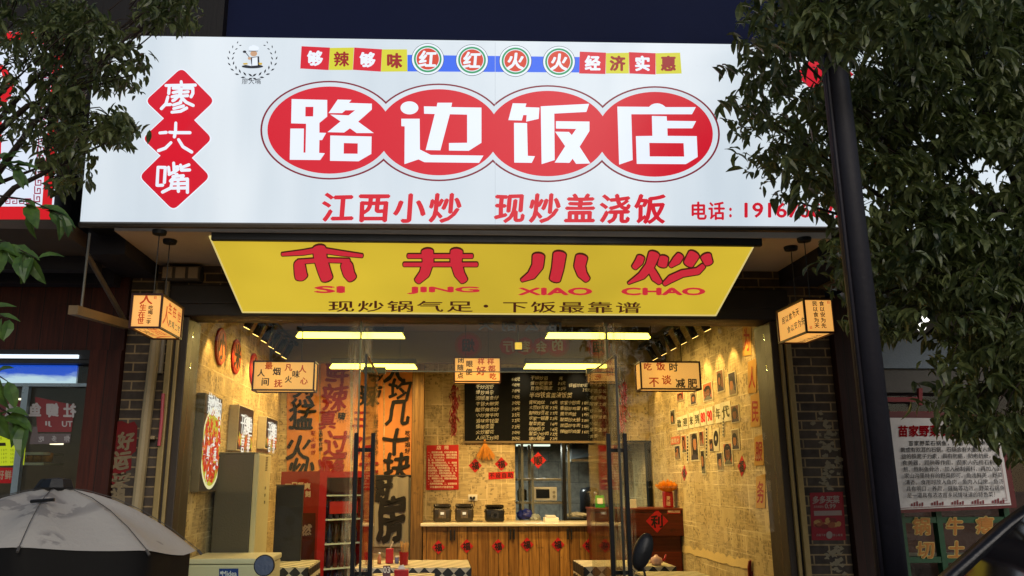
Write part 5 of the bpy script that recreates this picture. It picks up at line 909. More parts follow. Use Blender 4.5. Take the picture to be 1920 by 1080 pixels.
c = onT(753, 6.62, TZ - .01); T = thing('tissue_box', 'red tissue box on the near table', 'tissue box', c); m = MB(); m.rbox((c.x - .055, c.y - .04, c.z), (c.x + .055, c.y + .04, c.z + .075), .006); m.build('box', mat('a8121c', .4), T); m = MB(); m.hexa([(c.x - .03, c.y - .006, c.z + .076), (c.x + .03, c.y - .006, c.z + .076), (c.x + .03, c.y + .006, c.z + .076), (c.x - .03, c.y + .006, c.z + .076)], [(c.x - .02, c.y - .01, c.z + .10), (c.x + .015, c.y - .004, c.z + .11), (c.x + .012, c.y + .004, c.z + .11), (c.x - .018, c.y + .002, c.z + .10)]); m.build('tissue', white, T)
c = onT(1231, 7.5); T = thing('teapot', 'small pinkish white teapot with a red spout on the right table', 'teapot', c); m = MB(); m.lathe([(.001, 0), (.035, 0), (.055, .03), (.05, .06), (.02, .075), (.012, .088), (.001, .09)], c, 16); m.build('body', mat('d8b0a8', .3), T, True); m = MB(); m.tube([c + V(.045, 0, .03), c + V(.075, 0, .05), c + V(.09, 0, .09)], [.014, .01, .006], 8); m.build('spout', redplastic, T, True); m = MB(); m.tube([c + V(-.045, 0, .06), c + V(-.08, 0, .055), c + V(-.075, 0, .02), c + V(-.05, 0, .02)], .005, 6); m.build('handle', redplastic, T, True)
# red plastic chair
c = at(1432, 1060, 7.0); T = thing('plastic_chair', 'dark red moulded chair with ridged rings on its back, by the right wall', 'chair', (c.x, 7.1, 0)); zt = Z_(1050, 7.0, 1430); cr = mat('6a0a12', .35, 0, .1)
m = MB(); x0, x1 = X_(1402, 7, 1060), X_(1464, 7, 1060); xm = (x0 + x1) / 2; W_ = (x1 - x0) / 2
pts = [(xm - W_ * .8, .45), (xm + W_ * .8, .45), (xm + W_ * .95, zt - .06), (xm + W_ * .88, zt - .01), (xm + W_ * .7, zt), (xm - W_ * .7, zt), (xm - W_ * .88, zt - .01), (xm - W_ * .95, zt - .06)]
m.hexa([(x, 7.0 + (zt - z) * .12, z) for x, z in pts], [(x, 7.025 + (zt - z) * .12, z) for x, z in pts]); bk = m.build('backrest', cr, T)
m = MB()
for r in (.04, .075, .11): m.tube([V(xm + r * math.cos(a), 6.992 + .017, zt - .14 + r * math.sin(a)) for a in [k * math.pi / 12 for k in range(25)]], .008, 6)
m.build('ridges', cr, bk, True); m = MB(); m.rbox((xm - W_ * .9, 6.68, .42), (xm + W_ * .9, 7.07, .449), .012); m.build('seat', cr, T)
for sx in (-1, 1):
    for y in (6.72, 7.03): m = MB(); m.cyl((xm + sx * W_ * .95, y, 0), (xm + sx * W_ * .75, y, .419), .014, .02); m.build('leg', cr, T)
# ============================================================ left neighbour shop
nb = thing('neighbour_shop', 'dim wood clad shop on the left with a blue lit window', 'building', (X_(0, YF), YF, 0)); nx0, nx1 = X_(-420, YF), X_(211, YF); wx1 = X_(150, YF)
zw = Z_(657, YF, 70); redwood = plankmat(0, 2, '2a0e06', '5c2613', .17, 'red_boards')
m = MB(); m.box((nx0, YF - .03, zw), (nx1 - .002, YF + .2, ZSOF - .1)); m.box((wx1, YF - .06, 0), (nx1 - .002, YF + .2, zw - .002)); m.build('wood_cladding', redwood, nb)
m = MB(); m.box((nx0, YF - .05, zw - .07), (wx1 - .003, YF + .1, zw - .003)); m.box((nx0, YF - .04, Z_(672, YF, 70) - .04), (wx1 - .003, YF + .1, Z_(672, YF, 70))); m.build('window_head', black, nb)
m = MB(); m.box((nx0, YF + 2.6, 0), (nx1, YF + 2.7, 3)); m.box((nx0, YF + .3, 2.62), (nx1, YF + 2.6, 2.7)); m.box((nx1 - .1, YF + .201, 0), (nx1 - .01, YF + 2.6, 2.62)); m.build('inner_wall', mat('6a5a4a', .7, 0, .3, 2), nb)
m = MB(); m.box((nx0, YF + .05, .01), (wx1 - .01, YF + .06, zw - .08)); wd = m.build('window_pane', GL, nb)
m = MB(); a, b2 = at(53, 722, YF + .03), at(36, 905, YF + .03); m.hexa([(b2.x - .025, YF, 0), (b2.x + .02, YF, 0), (b2.x + .02, YF + .045, 0), (b2.x - .025, YF + .045, 0)], [(a.x - .025, YF, a.z), (a.x + .02, YF, a.z), (a.x + .02, YF + .045, a.z), (a.x - .025, YF + .045, a.z)]); a = at(0, 722, YF + .03); m.box((nx0, YF - .002, a.z - .012), (wx1 - .004, YF + .045, a.z + .012)); m.build('window_frame', mat('8a98a0', .3, .5), nb)
m = MB(); m.box((nx0, YF - .005, .0), (wx1 - .004, YF + .045, .25)); m.build('plinth', brn, nb)
SFz = at(60, 470, 5.4).z
m = MB(); m.box((nx0, 4.9, SFz), (SX0 - .262, YF - .031, SFz + .1)); m.build('soffit', mat('5a4c42', .75, 0, .2), nb)
m = MB(); m.box((nx0, 5.52, SFz - .1), (SX0 - .262, 5.62, SFz - .001)); m.box((nx0, YF - .16, SFz - .12), (SX0 - .262, YF - .032, SFz - .001)); m.build('beam', fasc, nb)
PNl = YP(YF + .02); PNb = YP(YF + .048)
T = thing('sky_lightbox', 'bright blue lit picture of sky and clouds across the top of the left window', 'light box', V(PNl.pts([(70, 700)])[0])); a, b2 = at(-330, 722, YF + .1), at(147, 675, YF + .1)
t = NT('sky_print'); mp = t.n('Mapping', i_Vector=t.obj()); mp.inputs['Scale'].default_value = (2.2, 1, 9); n = t.noise(1.6, mp.outputs[0], 5, .6); sp = t.n('SeparateXYZ', i_0=t.obj()); hz = t.math('MULTIPLY', t.math('SUBTRACT', .10, t.math('ADD', sp.outputs[2], .06)), 5.); col = t.mix(t.ramp(t.math('ADD', n, hz), .62, .95), (.012, .08, .62), (.55, .72, .85)); skym = t.bsdf((.02, .02, .05), .3, 0, .4, None, 0, col, 1.)
m = MB(); m.box((a.x, YF + .075, a.z), (b2.x, YF + .10, b2.z)); m.build('picture', skym, T)
m = MB(); m.box((a.x, YF + .101, a.z - .005), (b2.x + .01, YF + .16, b2.z + .005)); m.build('case', steel, T)
a, b2 = at(-330, 670, YF - .05), at(149, 666, YF - .05); m = MB(); m.box((a.x, YF - .075, a.z), (b2.x, YF - .055, b2.z)); m.build('light_strip', lit((.75, .88, 1.), 1.3, .3, 0), label='thin cold white light strip above the sky picture', cat='light strip')
T = thing('sticker_or_reflection', 'big pinkish red sticker on the ceiling beam with mirrored white characters and TU JI', 'sticker', V(PNb.pts([(100, 780)])[0])); m = MB(); m.cur = 0; m.ph(PNb, [[(66, 744), (140, 760), (134, 810), (70, 810)]], .001); m.cur = 1; m.ph(PNb, [[(71, 813), (133, 813), (131, 831), (55, 833), (62, 800), (70, 800)]], .0012); m.build('film', [mat('8a3a3c', .6), mat('6f6464', .6)], T)
m = MB(); m.text(PNb, '社鲫鱼', 131, 769, 66, 768, .05, .003, (24, 27), flip=True); m.word(PNb, 'TU', 117, 790, 136, 800, .03, .003, True); m.word(PNb, 'JI', 86, 790, 97, 800, .03, .003, True); m.text(PNb, '你多吃', 126, 822, 78, 823, .02, .003, (11, 12), flip=True); m.build('lettering', mat('b8b4b4', .6), T)
T = thing('sticker_or_reflection', 'red sticker with mirrored letters left of the window mullion', 'sticker', V(PNb.pts([(20, 780)])[0])); m = MB(); m.cur = 0; m.ph(PNb, [[(-120, 735), (10, 738), (48, 756), (46, 798), (-120, 798)]], .001); m.cur = 1; m.glyph(PNb, '鱼', 22, 768, 26, 28, .05, .003, flip=True); m.word(PNb, 'XIA', -6, 789, 16, 798, .03, .003, True); m.build('film', [mat('6a3234', .6), mat('a8a4a4', .6)], T)
T = thing('window_menu', 'yellow green menu sheet stuck in the left window', 'menu', V(PNb.pts([(20, 835)])[0])); m = MB(); m.pslab(PNb, [(-60, 875), (45, 872), (51, 798), (-60, 796)], .002); m.build('sheet', lit((.42, .50, .012), .8, .5, .05), T)
m = MB()
for i, s in enumerate(('12元/10个', '13元/10个', '15元/10个', '16元/10个')):
    m.text(PNb, '5元/15个', 21, 844 + i * 7.4, 39, 843.5 + i * 7.4, .0, .004, (4.4, 5.4)); m.text(PNb, s[1:], -10, 844 + i * 7.4, 12, 843.6 + i * 7.4, .0, .004, (4.4, 5.4))
for i, s in enumerate(('10元  大份', '11元  大份', '13元  大13元')): m.text(PNb, s, -6, 807 + i * 7.4, 28, 807 + i * 7.4, .0, .004, (4.4, 5.4))
m.pp(PNb, [(-20, 831), (11, 830), (12, 836), (-20, 837)], .0035); m.build('lettering', mat('2a2008', .6), T)
m = MB(); m.cur = 0; m.pslab(PNb, [(-20, 906), (24, 906), (26, 877), (-20, 876)], .002); m.cur = 1; m.text(PNb, '好鲜', 2, 890, 16, 890, .04, .004, (13, 18)); m.build('red_sheet', [redpaper, mat('b89a80', .6)], label='red sheet with pale characters under the yellow menu', cat='sheet')
for px, py, lb in ((42, 750, 'small lit downlight seen in the left window above the red stickers'), (106, 834, 'small lit downlight low in the left window right of the yellow menu')):
    q = at(px, py, YF + 1.6 if py < 800 else YF + .8); m = MB(); m.lathe([(.001, 0), (.05, .002), (.05, .012), (.001, .014)], q, 18); m.build('downlight', lit((1., .85, .6), 2.2, .3, 0), label=lb, cat='lamp')
T = thing('kitchen_rack', 'steel rack with pots seen through the left window', 'rack', at(70, 870, YF + .9)); m = MB()
for py in (849, 868): a, b2 = at(47, py, YF + .9), at(98, py - 1, YF + .9); m.box((a.x, YF + .75, a.z - .02), (b2.x, YF + 1.1, a.z))
m.build('shelf', mat('b0aa98', .4, .4), T); m = MB(); rr = random.Random(9)
for px in (58, 72, 88): q = at(px, 866, YF + .9); m.lathe([(.001, 0), (.04, 0), (.045, .07), (.001, .08)], q, 12)
m.build('pots', mat('a8702a', .4, .4), T, True)
T = thing('serving_table', 'white topped table with an orange cup, half behind the umbrella', 'table', (X_(50, YF - .6, 1045), 5.0, 0)); a, b2 = at(18, 1049, 5.0), at(70, 1040, 5.0); m = MB(); m.rbox((a.x, 4.9, a.z - .02), (b2.x, 5.4, a.z), .005); m.build('tabletop', white, T); m = MB(); m.cyl(((a.x + b2.x) / 2, 5.15, 0), ((a.x + b2.x) / 2, 5.15, a.z - .021), .03); m.build('leg', metal_leg, T)
q = at(54, 1042, 5.1); m = MB(); m.lathe([(.001, 0), (.022, 0), (.028, .06), (.001, .061)], (q.x, 5.1, a.z + .001), 12); m.build('paper_cup', mat('b86a1a', .5), label='orange cup on the white topped table beside the umbrella', cat='cup')
# red couplet on the pier
PP = YP(YF - .002)
T = thing('door_couplet', 'torn red paper couplet with pale gold characters on the left brick pier', 'couplet', V(PP.pts([(230, 850)])[0])); m = MB(); m.ph(PP, [[(213, 792), (228, 789), (240, 794), (252, 790), (258, 800), (255, 846), (247, 852), (246, 880), (236, 884), (234, 905), (214, 912), (206, 900), (206, 862), (208, 845), (210, 812)]], .001); m.build('paper', mat('6e0f12', .75, 0, .35, 12), T)
m = MB(); m.glyph(PP, '好', 236, 826, 30, 34, .05, .003, shear=.2, wob=.04); m.glyph(PP, '运', 228, 862, 34, 36, .05, .003, shear=.2, wob=.04); m.glyph(PP, '来', 226, 900, 36, 34, .05, .003, shear=.2, wob=.05); m.glyph(PP, '福', 222, 930, 26, 30, .05, .003, wob=.05); m.build('lettering', mat('7c6e54', .8, 0, .3, 14), T)
T = thing('sticker_or_reflection', 'painted poster reflection: black strip with white and red writing on the left jamb glass', 'sticker', V(YP(YF - .06).pts([(325, 770)])[0])); m = MB(); m.pslab(YP(6.092), [(318, 828), (341, 828), (345, 722), (322, 722)], .001); m.build('strip', black, T); m = MB(); m.cur = 0  # a poster's reflection in the side pane, painted as a lettered strip
for i, ch in enumerate('辣小炒鲜'): m.cur = 1 if i == 2 else 0; m.glyph(YP(6.092), ch, 333 - i * 1.6, 739 + i * 24, 20, 22, .05, .003, shear=.25, wob=.05)
m.build('lettering', [mat('9aa0a8', .6), mat('8a2018', .6)], T)
m = MB(); m.tube([at(306, 738, 5.93), at(303, 790, 5.93), at(298, 836, 5.93)], .012, 8); m.build('neon_tube', mat('b84a55', .4), label='pink tube fixed upright beside the left door jamb', cat='tube')
# hanging batten, brace and rod under the left canopy
T = thing('hanging_batten', 'beige lamp batten hung on a rod under the left canopy', 'batten', at(190, 598, 5.3)); a, b2 = at(137, 581, 4.85), at(240, 610, 5.9); d = .028
m = MB(); m.hexa([(a.x - d, a.y, a.z - d), (a.x + d, a.y, a.z - d), (b2.x + d, b2.y, b2.z - d), (b2.x - d, b2.y, b2.z - d)], [(a.x - d, a.y, a.z + d), (a.x + d, a.y, a.z + d), (b2.x + d, b2.y, b2.z + d), (b2.x - d, b2.y, b2.z + d)]); m.build('batten', mat('8a7252', .6), T); m = MB(); e = a.lerp(b2, .12); m.cyl(e, V(e.x, e.y, SFz), .008); m.build('rod', mat('7a756a', .4, .5), T)
m = MB(); m.cyl(at(164, 478, 5.2), at(236, 606, 5.9), .018); m.build('brace', mat('6a5f55', .5, .3), label='slanting steel brace under the left canopy beside the lantern', cat='brace')
# ============================================================ left neighbour's sign
PL2 = Plane(at(0, 410, 4.9), (0, -1, -.06)); T = thing('shop_sign', 'white backlit sign with red border and fretwork at the left edge behind leaves', 'sign', V(PL2.pts([(50, 300)])[0]))
q = [(-520, 412), (96, 412), (122, 62), (-520, 40)]; m = MB(); m.pslab(PL2, q, .02, -.02); m.build('sign_face', lit((.72, .79, .92), 1, .12, .05), T); c = PL2.pts(q, -.021); m = MB(); m.hexa(list(c), list(c + np.array([0, .24, 0]))); m.build('box', black, T)
m = MB(); m.pp(PL2, [(-520, 389), (78, 387), (80, 412 - .5), (-520, 411)], .001); m.pp(PL2, [(77, 411.5), (95.5, 411.5), (121.5, 62.5), (103, 62.5)], .0012); m.pp(PL2, [(-520, 41), (121.5, 62.5), (120, 84), (-520, 63)], .0014); m.pell(PL2, -40, 160, 66, 52, .001); m.build('red_border', lit((.62, .008, .014), 1, .2, .03), T)
m = MB(); m.pell(PL2, -44, 150, 50, 40, .003); m.build('white_disc', LWHITE, T)
fretm = lit((.30, .012, .05), 1, .2, 0); m = MB()
def fret(x, y, s, fl):
    P = [(0, 0), (1, 0), (1, .8), (.3, .8), (.3, .4), (.65, .4)]
    m.pstroke(PL2, [(x + (px if not fl else py) * s, y + (py if not fl else px) * s, s * .16) for px, py in P], .003)
for k in range(17): yy = 118 + k * 15.5; fret(88 - (yy - 62) * .0745, yy, 13, 1)
for k in range(14): fret(-120 + k * 13, 374, 11, 0)
m.build('fretwork', fretm, T)
m = MB(); m.pp(PL2, [(-60, 230), (4, 222), (2, 300), (-60, 306)], .003); m.build('red_block', lit((.62, .008, .014), 1, .2, .03), T)
# ============================================================ right neighbour
nr = thing('neighbour_shop', 'dark shop on the right with green window frames and a wood corner post', 'building', (X_(1800, YF), YF, 0)); rx0, rx1 = X_(1584, YF), X_(2500, YF); r1 = X_(1640, YF)
m = MB(); m.box((rx0, YF - .06, 0), (r1, YF + .2, ZSOF - .2)); m.build('wood_post', plankmat(0, 2, '1d0c07', '3d1a10', .4, 'post_boards'), nr)
m = MB(); m.box((r1 + .002, YF + .05, Z_(735, YF, 1800)), (rx1, YF + .2, ZSOF)); m.build('upper_panel', mat('55524e', .6, 0, .3), nr)
m = MB(); m.box((r1 + .002, YF + .02, Z_(690, YF, 1750)), (X_(1830, YF), YF + .049, Z_(628, YF, 1750))); m.build('blue_panel', mat('5f7080', .35), nr)
m = MB()
for a_, b_, c_, d_ in ((1660, 1718, 745, 754), (1720, 1727, 728, 760), (1655, 1760, 772, 778)): m.pslab(YP(YF + .045), [(a_, d_), (b_, d_), (b_, c_), (a_, c_)], .02)
m.build('red_trim', mat('7a0f18', .5), nr)
m = MB(); m.box((r1 + .002, YF + .05, 0), (rx1, YF + .2, .42)); m.build('plinth', mat('3a3432', .7), nr)
grn = mat('0a4426', .4, 0, .3)
m = MB()
for px in (1692, 1762, 1890, 2020): a = at(px, 1000, YF + .05); m.box((a.x - .02, YF + .03, .421), (a.x + .02, YF + .09, Z_(950, YF, 1750)))
for py in (1050, 975): z = Z_(py, YF, 1800); m.box((r1 + .02, YF + .035, z - .022), (rx1, YF + .085, z + .02))
m.build('window_frame', grn, nr); m = MB(); m.box((r1 + .01, YF + .10, .421), (rx1, YF + .11, Z_(740, YF, 1750))); m.build('window_pane', GL, nr)
m = MB(); m.box((r1, YF + 1.6, 0), (rx1, YF + 1.7, 3)); m.build('inner_wall', mat('4a2c26', .7, 0, .4, 2), nr)
m = MB(); m.box((SX1 + .302, 5.0, ZSOF - .14), (rx1, YF + .049, ZSOF - .06)); m.build('soffit', mat('7a6a54', .75, 0, .2), nr)
PG = YP(YF + .028); m = MB(); m2 = MB()
for ch, x, y in (('锅', 1728, 986), ('牛', 1790, 986), ('瘪', 1846, 984), ('切', 1735, 1030), ('土', 1793, 1030)): m.glyph(PG, ch, x, y, 34, 34, .07, .001); m2.glyph(PG, ch, x, y, 34, 34, .03, .006)
T = thing('window_lettering', 'rows of gold characters on the green framed window', 'lettering', V(PG.pts([(1790, 1000)])[0])); m.build('outline', mat('c4ae62', .5), T); m2.build('lettering', mat('a4691f', .5), T)
a = [at(px, py, YF + 1.2) for px, py in ((1680, 1040), (1830, 1036))]; m = MB(); m.rbox((a[0].x, YF + .9, a[0].z - .03), (a[1].x + .6, YF + 1.4, a[0].z), .005); m.build('shelf', mat('9a8f80', .5), label='pale shelf inside behind the gold characters', cat='shelf')
# information board
PI = Plane((3.4, YF - .09, 1.5), (.03, -1, .02)); T = thing('info_board', 'framed white information board about stone pot fish with a red heading', 'board', V(PI.pts([(1780, 860)])[0]))
q = [(1655, 964), (1909, 952), (1880, 774), (1650, 772)]; m = MB(); m.pslab(PI, q, .03, -.04); m.build('frame', mat('5c0f10', .45), T)
q = [(1657, 957), (1897, 947), (1871, 785), (1652, 783)]; m = MB(); m.pslab(PI, q, .004, -.008); m.build('panel', mat('d8d4d2', .6, 0, .06, 6, .1), T)
m = MB(); m.text(PI, '苗家野菜石锅鱼简介', 1693, 808, 1851, 806, .04, .002, (19, 22)); m.build('heading', mat('8a0c16', .9, 0, .1, 6, .05), T)
m = MB(); LN = ['苗家野菜石锅鱼，是由一块大麻花岩', '凿成有双耳的石锅。石锅含有大量对人体有', '益的铁离子元素，具有防癌，防老抗衰，美', '食美器，润肤等作用。苗家人先用石锅烹', '熬、熬制鱼骨汤，加入秘制调料，再加入苗', '家山沟里特有的野菜即可。鱼汤鲜美，野菜', '清香。食用时放入鱼肉，鱼肉入口嫩。鱼汤', '具有明目，养颜，健脑等功效。野菜石锅鱼', '是一道具有浓浓苗乡风情味道的特色菜！']
for i, s in enumerate(LN): x0 = (1708 if i == 0 else 1691) + i * 1.2; m.text(PI, s, x0, 831 + i * 12.2, 1863 + i * 1.5 - (14 if i == 8 else 0), 830 + i * 12.1, .008, .0012, (9.6, 10.2))
m.build('lettering', mat('0c080a', .9, 0, .1, 6, .05), T)
m = MB(); brd = mat('7a2a30', .5)
for k in range(5): 
    x = 1708 + k * 38
    for j in range(5): m.pp(PI, [(x + j * 5, 949 - k * 1.4), (x + j * 5 + 3, 949 - k * 1.4), (x + j * 5 + 3, 944 - (j % 3) * 2 - k * 1.4), (x + j * 5, 944 - (j % 3) * 2 - k * 1.4)], .001)
m.pstroke(PI, [(1866, 800, .8), (1888, 938, .8), (1880, 940, .8), (1880, 934, .8), (1886, 934, .8)], .0015); m.pstroke(PI, [(1657, 792, .8), (1660, 950, .8)], .0015); m.pstroke(PI, [(1680, 953.5, 1), (1893, 943.5, 1)], .001); m.build('border', brd, T)
# poster on the right pier
T = thing('discount_poster', 'faded red discount poster reading 0.99 on the right brick pier', 'poster', V(PP.pts([(1552, 967)])[0])); m = MB(); m.pslab(PP, [(1522, 1013), (1586, 1013), (1580, 922), (1518, 924)], .003); m.build('paper', mat('8a1222', .6, 0, .15), T)
m = MB(); m.text(PP, '多多买菜', 1529, 937, 1567, 936, .04, .0045, (13, 15)); m.word(PP, '0.99', 1546, 945, 1566, 953, .03, .0045); m.text(PP, '农夫鲜菜价', 1527, 950, 1542, 950, .01, .0045, (4, 5)); m.ph(PP, [[(1525, 958), (1577, 957), (1578, 966), (1526, 967)]], .0042); m.text(PP, '扫码下单', 1532, 1003, 1545, 1003, .02, .0045, (4, 5)); m.text(PP, '放心购菜', 1563, 1003, 1577, 1003, .02, .0045, (4, 5)); m.pell(PP, 1554, 1003, 6, 7, .0042); m.build('lettering', mat('94827a', .6), T)
m = MB(); rr = random.Random(6)
for k in range(16): m.pell(PP, 1530 + rr.random() * 44, 974 + rr.random() * 14, 4 + rr.random() * 4, 3 + rr.random() * 3, .005, 12); m.cur = k % 3
m.build('picture', [mat('8a4a2a', .6), mat('a8804a', .6), mat('6a2018', .6)], T)
m = MB(); rr = random.Random(12); k0 = 0
for (bx, by, nn_) in ((1540, 790, 10), (1552, 830, 14), (1556, 870, 14), (1545, 905, 10), (1565, 1040, 12), (1580, 1060, 10)):
    for k in range(nn_): x, y = bx + rr.gauss(0, 11), by + rr.gauss(0, 13); m.ph(PP, [[(x + rr.uniform(2, 8) * math.cos(a), y + rr.uniform(1, 6) * math.sin(a)) for a in [j * math.pi / 4 for j in range(8)]]], .001)
m.build('paper_scraps', mat('8a8068', .85, 0, .3, 20), label='torn glue and paper scraps left on the right brick pier', cat='scraps')
# right neighbour's sign and lamps
PR2 = Plane(at(1800, 430, 4.95), (0, -1, -.06)); T = thing('shop_sign', 'white backlit sign at the right edge, seen only through gaps in the tree', 'sign', V(PR2.pts([(1900, 300)])[0])); q = [(1694, 430), (2400, 430), (2400, 120), (1706, 105)]; m = MB(); m.pslab(PR2, q, .02, -.02); m.build('sign_face', lit((.72, .80, .88), 1, .12, .05), T); c = PR2.pts(q, -.021); m = MB(); m.hexa(list(c), list(c + np.array([0, .24, 0]))); m.build('box', black, T)
for px, py, lb in ((1733, 597, 'upper of two white lit lamps behind the right tree'), (1725, 614, 'lower of two white lit lamps behind the right tree')):
    q = at(px, py, 5.6); T = thing('flood_lamp', lb, 'lamp', q, 'white lamps behind the right tree'); m = MB(); m.lathe([(.001, 0), (.032, 0), (.028, .01), (.001, .012)], q + V(0, -.02, 0), 16, (0, -1, -.5)); m.build('lens', lit((1., .98, .9), 2.5, .3, 0), T); m = MB(); m.lathe([(.033, -.01), (.04, -.06), (.001, -.08)], q + V(0, -.02, 0), 16, (0, -1, -.5)); m.cyl(q + V(0, .05, .03), V(q.x, q.y + .05, ZSOF - .14), .008); m.build('housing', black, T)
# ============================================================ street pole
a, b2 = at(1567, 130, 3.3), at(1667, 1080, 3.3); xm = at(1632, 720, 3.3).x; T = thing('street_pole', 'dark octagonal street pole standing in front of the right tree', 'pole', (xm, 3.3, 0)); m = MB(); m.cyl((xm, 3.3, .0), (xm, 3.3, 6.5), .060, .050, 20); m.build('shaft', mat('1f1d26', .6, .1, .3, 4), T, True); m = MB(); m.tube([(xm - .062, 3.262, .3), (xm - .0535, 3.268, 6.4)], .009, 8); m.build('conduit', mat('24212a', .55, .1), T, True); m = MB(); m.lathe([(.001, .012), (.14, .012), (.14, .035), (.07, .05), (.065, .12), (.001, .12)], (xm, 3.3, 0), 16); m.build('base_plate', black, T)
# ============================================================ trees
def leafmat(name, c1, c2):
    t = NT(name); n = t.noise(5, detail=2); n2 = t.noise(45, detail=1); c = t.mix(t.ramp(t.math('ADD', t.math('MULTIPLY', n, .5), t.math('MULTIPLY', n2, .5)), .35, .65), lin(c1), lin(c2)); p = t.n('BsdfPrincipled'); t.set(p.inputs['Base Color'], c); p.inputs['Roughness'].default_value = .38; tr = t.n('BsdfTranslucent'); t.set(tr.inputs[0], t.mix(.5, c, (.10, .16, .02))); mx = t.n('MixShader'); mx.inputs[0].default_value = .3; t.set(mx.inputs[1], p.outputs[0]); t.set(mx.inputs[2], tr.outputs[0]); t.set(t.out.inputs[0], mx.outputs[0]); return t.m
leafm = leafmat('leaf', '303e28', '747c4c'); leafn = leafmat('near_leaf', '34502a', '5a7a34'); bark = mat('2a2018', .85, 0, .3, 12)
def leaves(P, D, N, L, W):
    "arrays of leaf bases, axes, normals, lengths and widths -> vertices and faces of folded, drooping leaves"
    S = np.cross(D, N); S /= np.linalg.norm(S, axis=1, keepdims=True) + 1e-9; N = np.cross(S, D); n = len(P); vs_ = np.zeros((n, 11, 3)); st = [(0, 0, 0), (.22, .75, .03), (.5, 1., .02), (.78, .62, -.06), (1, 0, -.16)]; vs_[:, 0] = P; k = 1
    for t_, w_, h in st[1:4]:
        c = P + D * (t_ * L)[:, None] + N * (h * L)[:, None]
        for sg in (-1, 0, 1): vs_[:, k] = c + S * (sg * w_ * W / 2)[:, None] + N * ((abs(sg) * w_ * .22 * W))[:, None]; k += 1
    vs_[:, 10] = P + D * L[:, None] + N * (-.16 * L)[:, None]
    fs = [[0, 2, 1], [0, 3, 2], [1, 2, 5, 4], [2, 3, 6, 5], [4, 5, 8, 7], [5, 6, 9, 8], [7, 8, 10], [8, 9, 10]]
    F = [[i * 11 + j for j in f] for i in range(n) for f in fs]
    return vs_.reshape(-1, 3), F
def crown(tips, per, Lm, name, parent, material, droop=.75, twig=.16):
    tips = np.array(tips); n = len(tips); P, D, N, L, W = [], [], [], [], []
    a = NP.uniform(0, 2 * np.pi, n); tw = np.stack([np.cos(a), np.sin(a), NP.uniform(-.5, .25, n)], 1)
    for k in range(per):
        f = (k + .5) / per; b = tips - tw * (twig * (1 - f))[:, None] if False else tips - tw * twig * (1 - f); aa = NP.uniform(0, 2 * np.pi, n)
        d = np.stack([np.cos(aa), np.sin(aa), -NP.uniform(.15, 1.5, n) * droop], 1) + tw * .6; d /= np.linalg.norm(d, axis=1, keepdims=True)
        nn_ = np.stack([NP.normal(0, .35, n), NP.normal(0, .35, n), np.ones(n)], 1)
        l = Lm * NP.uniform(.55, 1.3, n); P.append(b + NP.normal(0, .008, (n, 3))); D.append(d); N.append(nn_); L.append(l); W.append(l * NP.uniform(.30, .42, n))
    v, f = leaves(*[np.concatenate(x) for x in (P, D, N, L, W)]); l = np.array(wloc(parent)); me = bpy.data.meshes.new(name); me.from_pydata((v - l).tolist(), [], f); me.materials.append(material); o = bpy.data.objects.new(name, me); COL.objects.link(o); o.parent = parent; return o
def inpoly(x, y, P):
    c = False; j = len(P) - 1
    for i in range(len(P)):
        if (P[i][1] > y) != (P[j][1] > y) and x < (P[j][0] - P[i][0]) * (y - P[i][1]) / (P[j][1] - P[i][1]) + P[i][0]: c = not c
        j = i
    return c
RP = [(1420, -350), (1412, 10), (1400, 45), (1392, 80), (1376, 120), (1366, 160), (1358, 205), (1352, 224), (1378, 250), (1402, 272), (1414, 300), (1412, 330), (1420, 352), (1455, 372), (1510, 392), (1562, 410), (1566, 440), (1552, 470), (1580, 500), (1592, 540), (1606, 580), (1606, 612), (1620, 622), (1700, 640), (1750, 700), (1772, 790), (1808, 830), (1846, 790), (1890, 815), (1940, 880), (2500, 900), (2500, -350)]
GAPS = [(1610, 108, 32, 24), (1528, 118, 30, 20), (1842, 312, 48, 30), (1858, 330, 30, 22), (1637, 372, 26, 30), (1730, 604, 28, 30), (1700, 655, 60, 26), (1830, 690, 26, 14), (1872, 752, 20, 18), (1600, 345, 14, 14), (1470, 200, 16, 14), (1530, 240, 12, 10), (1465, 340, 26, 10), (1700, 745, 40, 26)]
rr = random.Random(21); tips = []; tips2 = []
def right_ok(x, y):
    if not inpoly(x, y, RP): return False
    for gx, gy, gw, gh in GAPS:
        if ((x - gx) / (gw + 8)) ** 2 + ((y - gy) / (gh + 8)) ** 2 < 1 and rr.random() < .97: return False
    return True
while len(tips) < 3900:
    x, y = rr.uniform(1350, 2150), rr.uniform(-160, 900)
    fr_ = min(1., .26 + max(0, x - 1400) / 230.)
    if y > 560 and x < 1800: fr_ *= .9 if y < 635 else .4
    if x > 1930: fr_ *= .5
    if 362 < y < 425 and x < 1600: fr_ *= .4
    if rr.random() > fr_ or not right_ok(x, y): continue
    Yv = rr.uniform(3.5, 4.75); tips.append(at(x, y + 8, Yv))
while len(tips2) < 150:
    x, y = (rr.uniform(1440, 1900), rr.uniform(-120, 112)) if len(tips2) < 60 else (rr.uniform(1490, 1650), rr.uniform(-120, 108))
    if right_ok(x, y): tips2.append(at(x, y, rr.uniform(2.85, 3.15)))
tk = at(2060, 900, 4.2); T = thing('street_tree', 'large dense street tree with drooping glossy leaves filling the right side', 'tree', (tk.x, 4.2, 0))
crown(tips + tips2, 8, .083, 'crown', T, leafm, .8, .15)
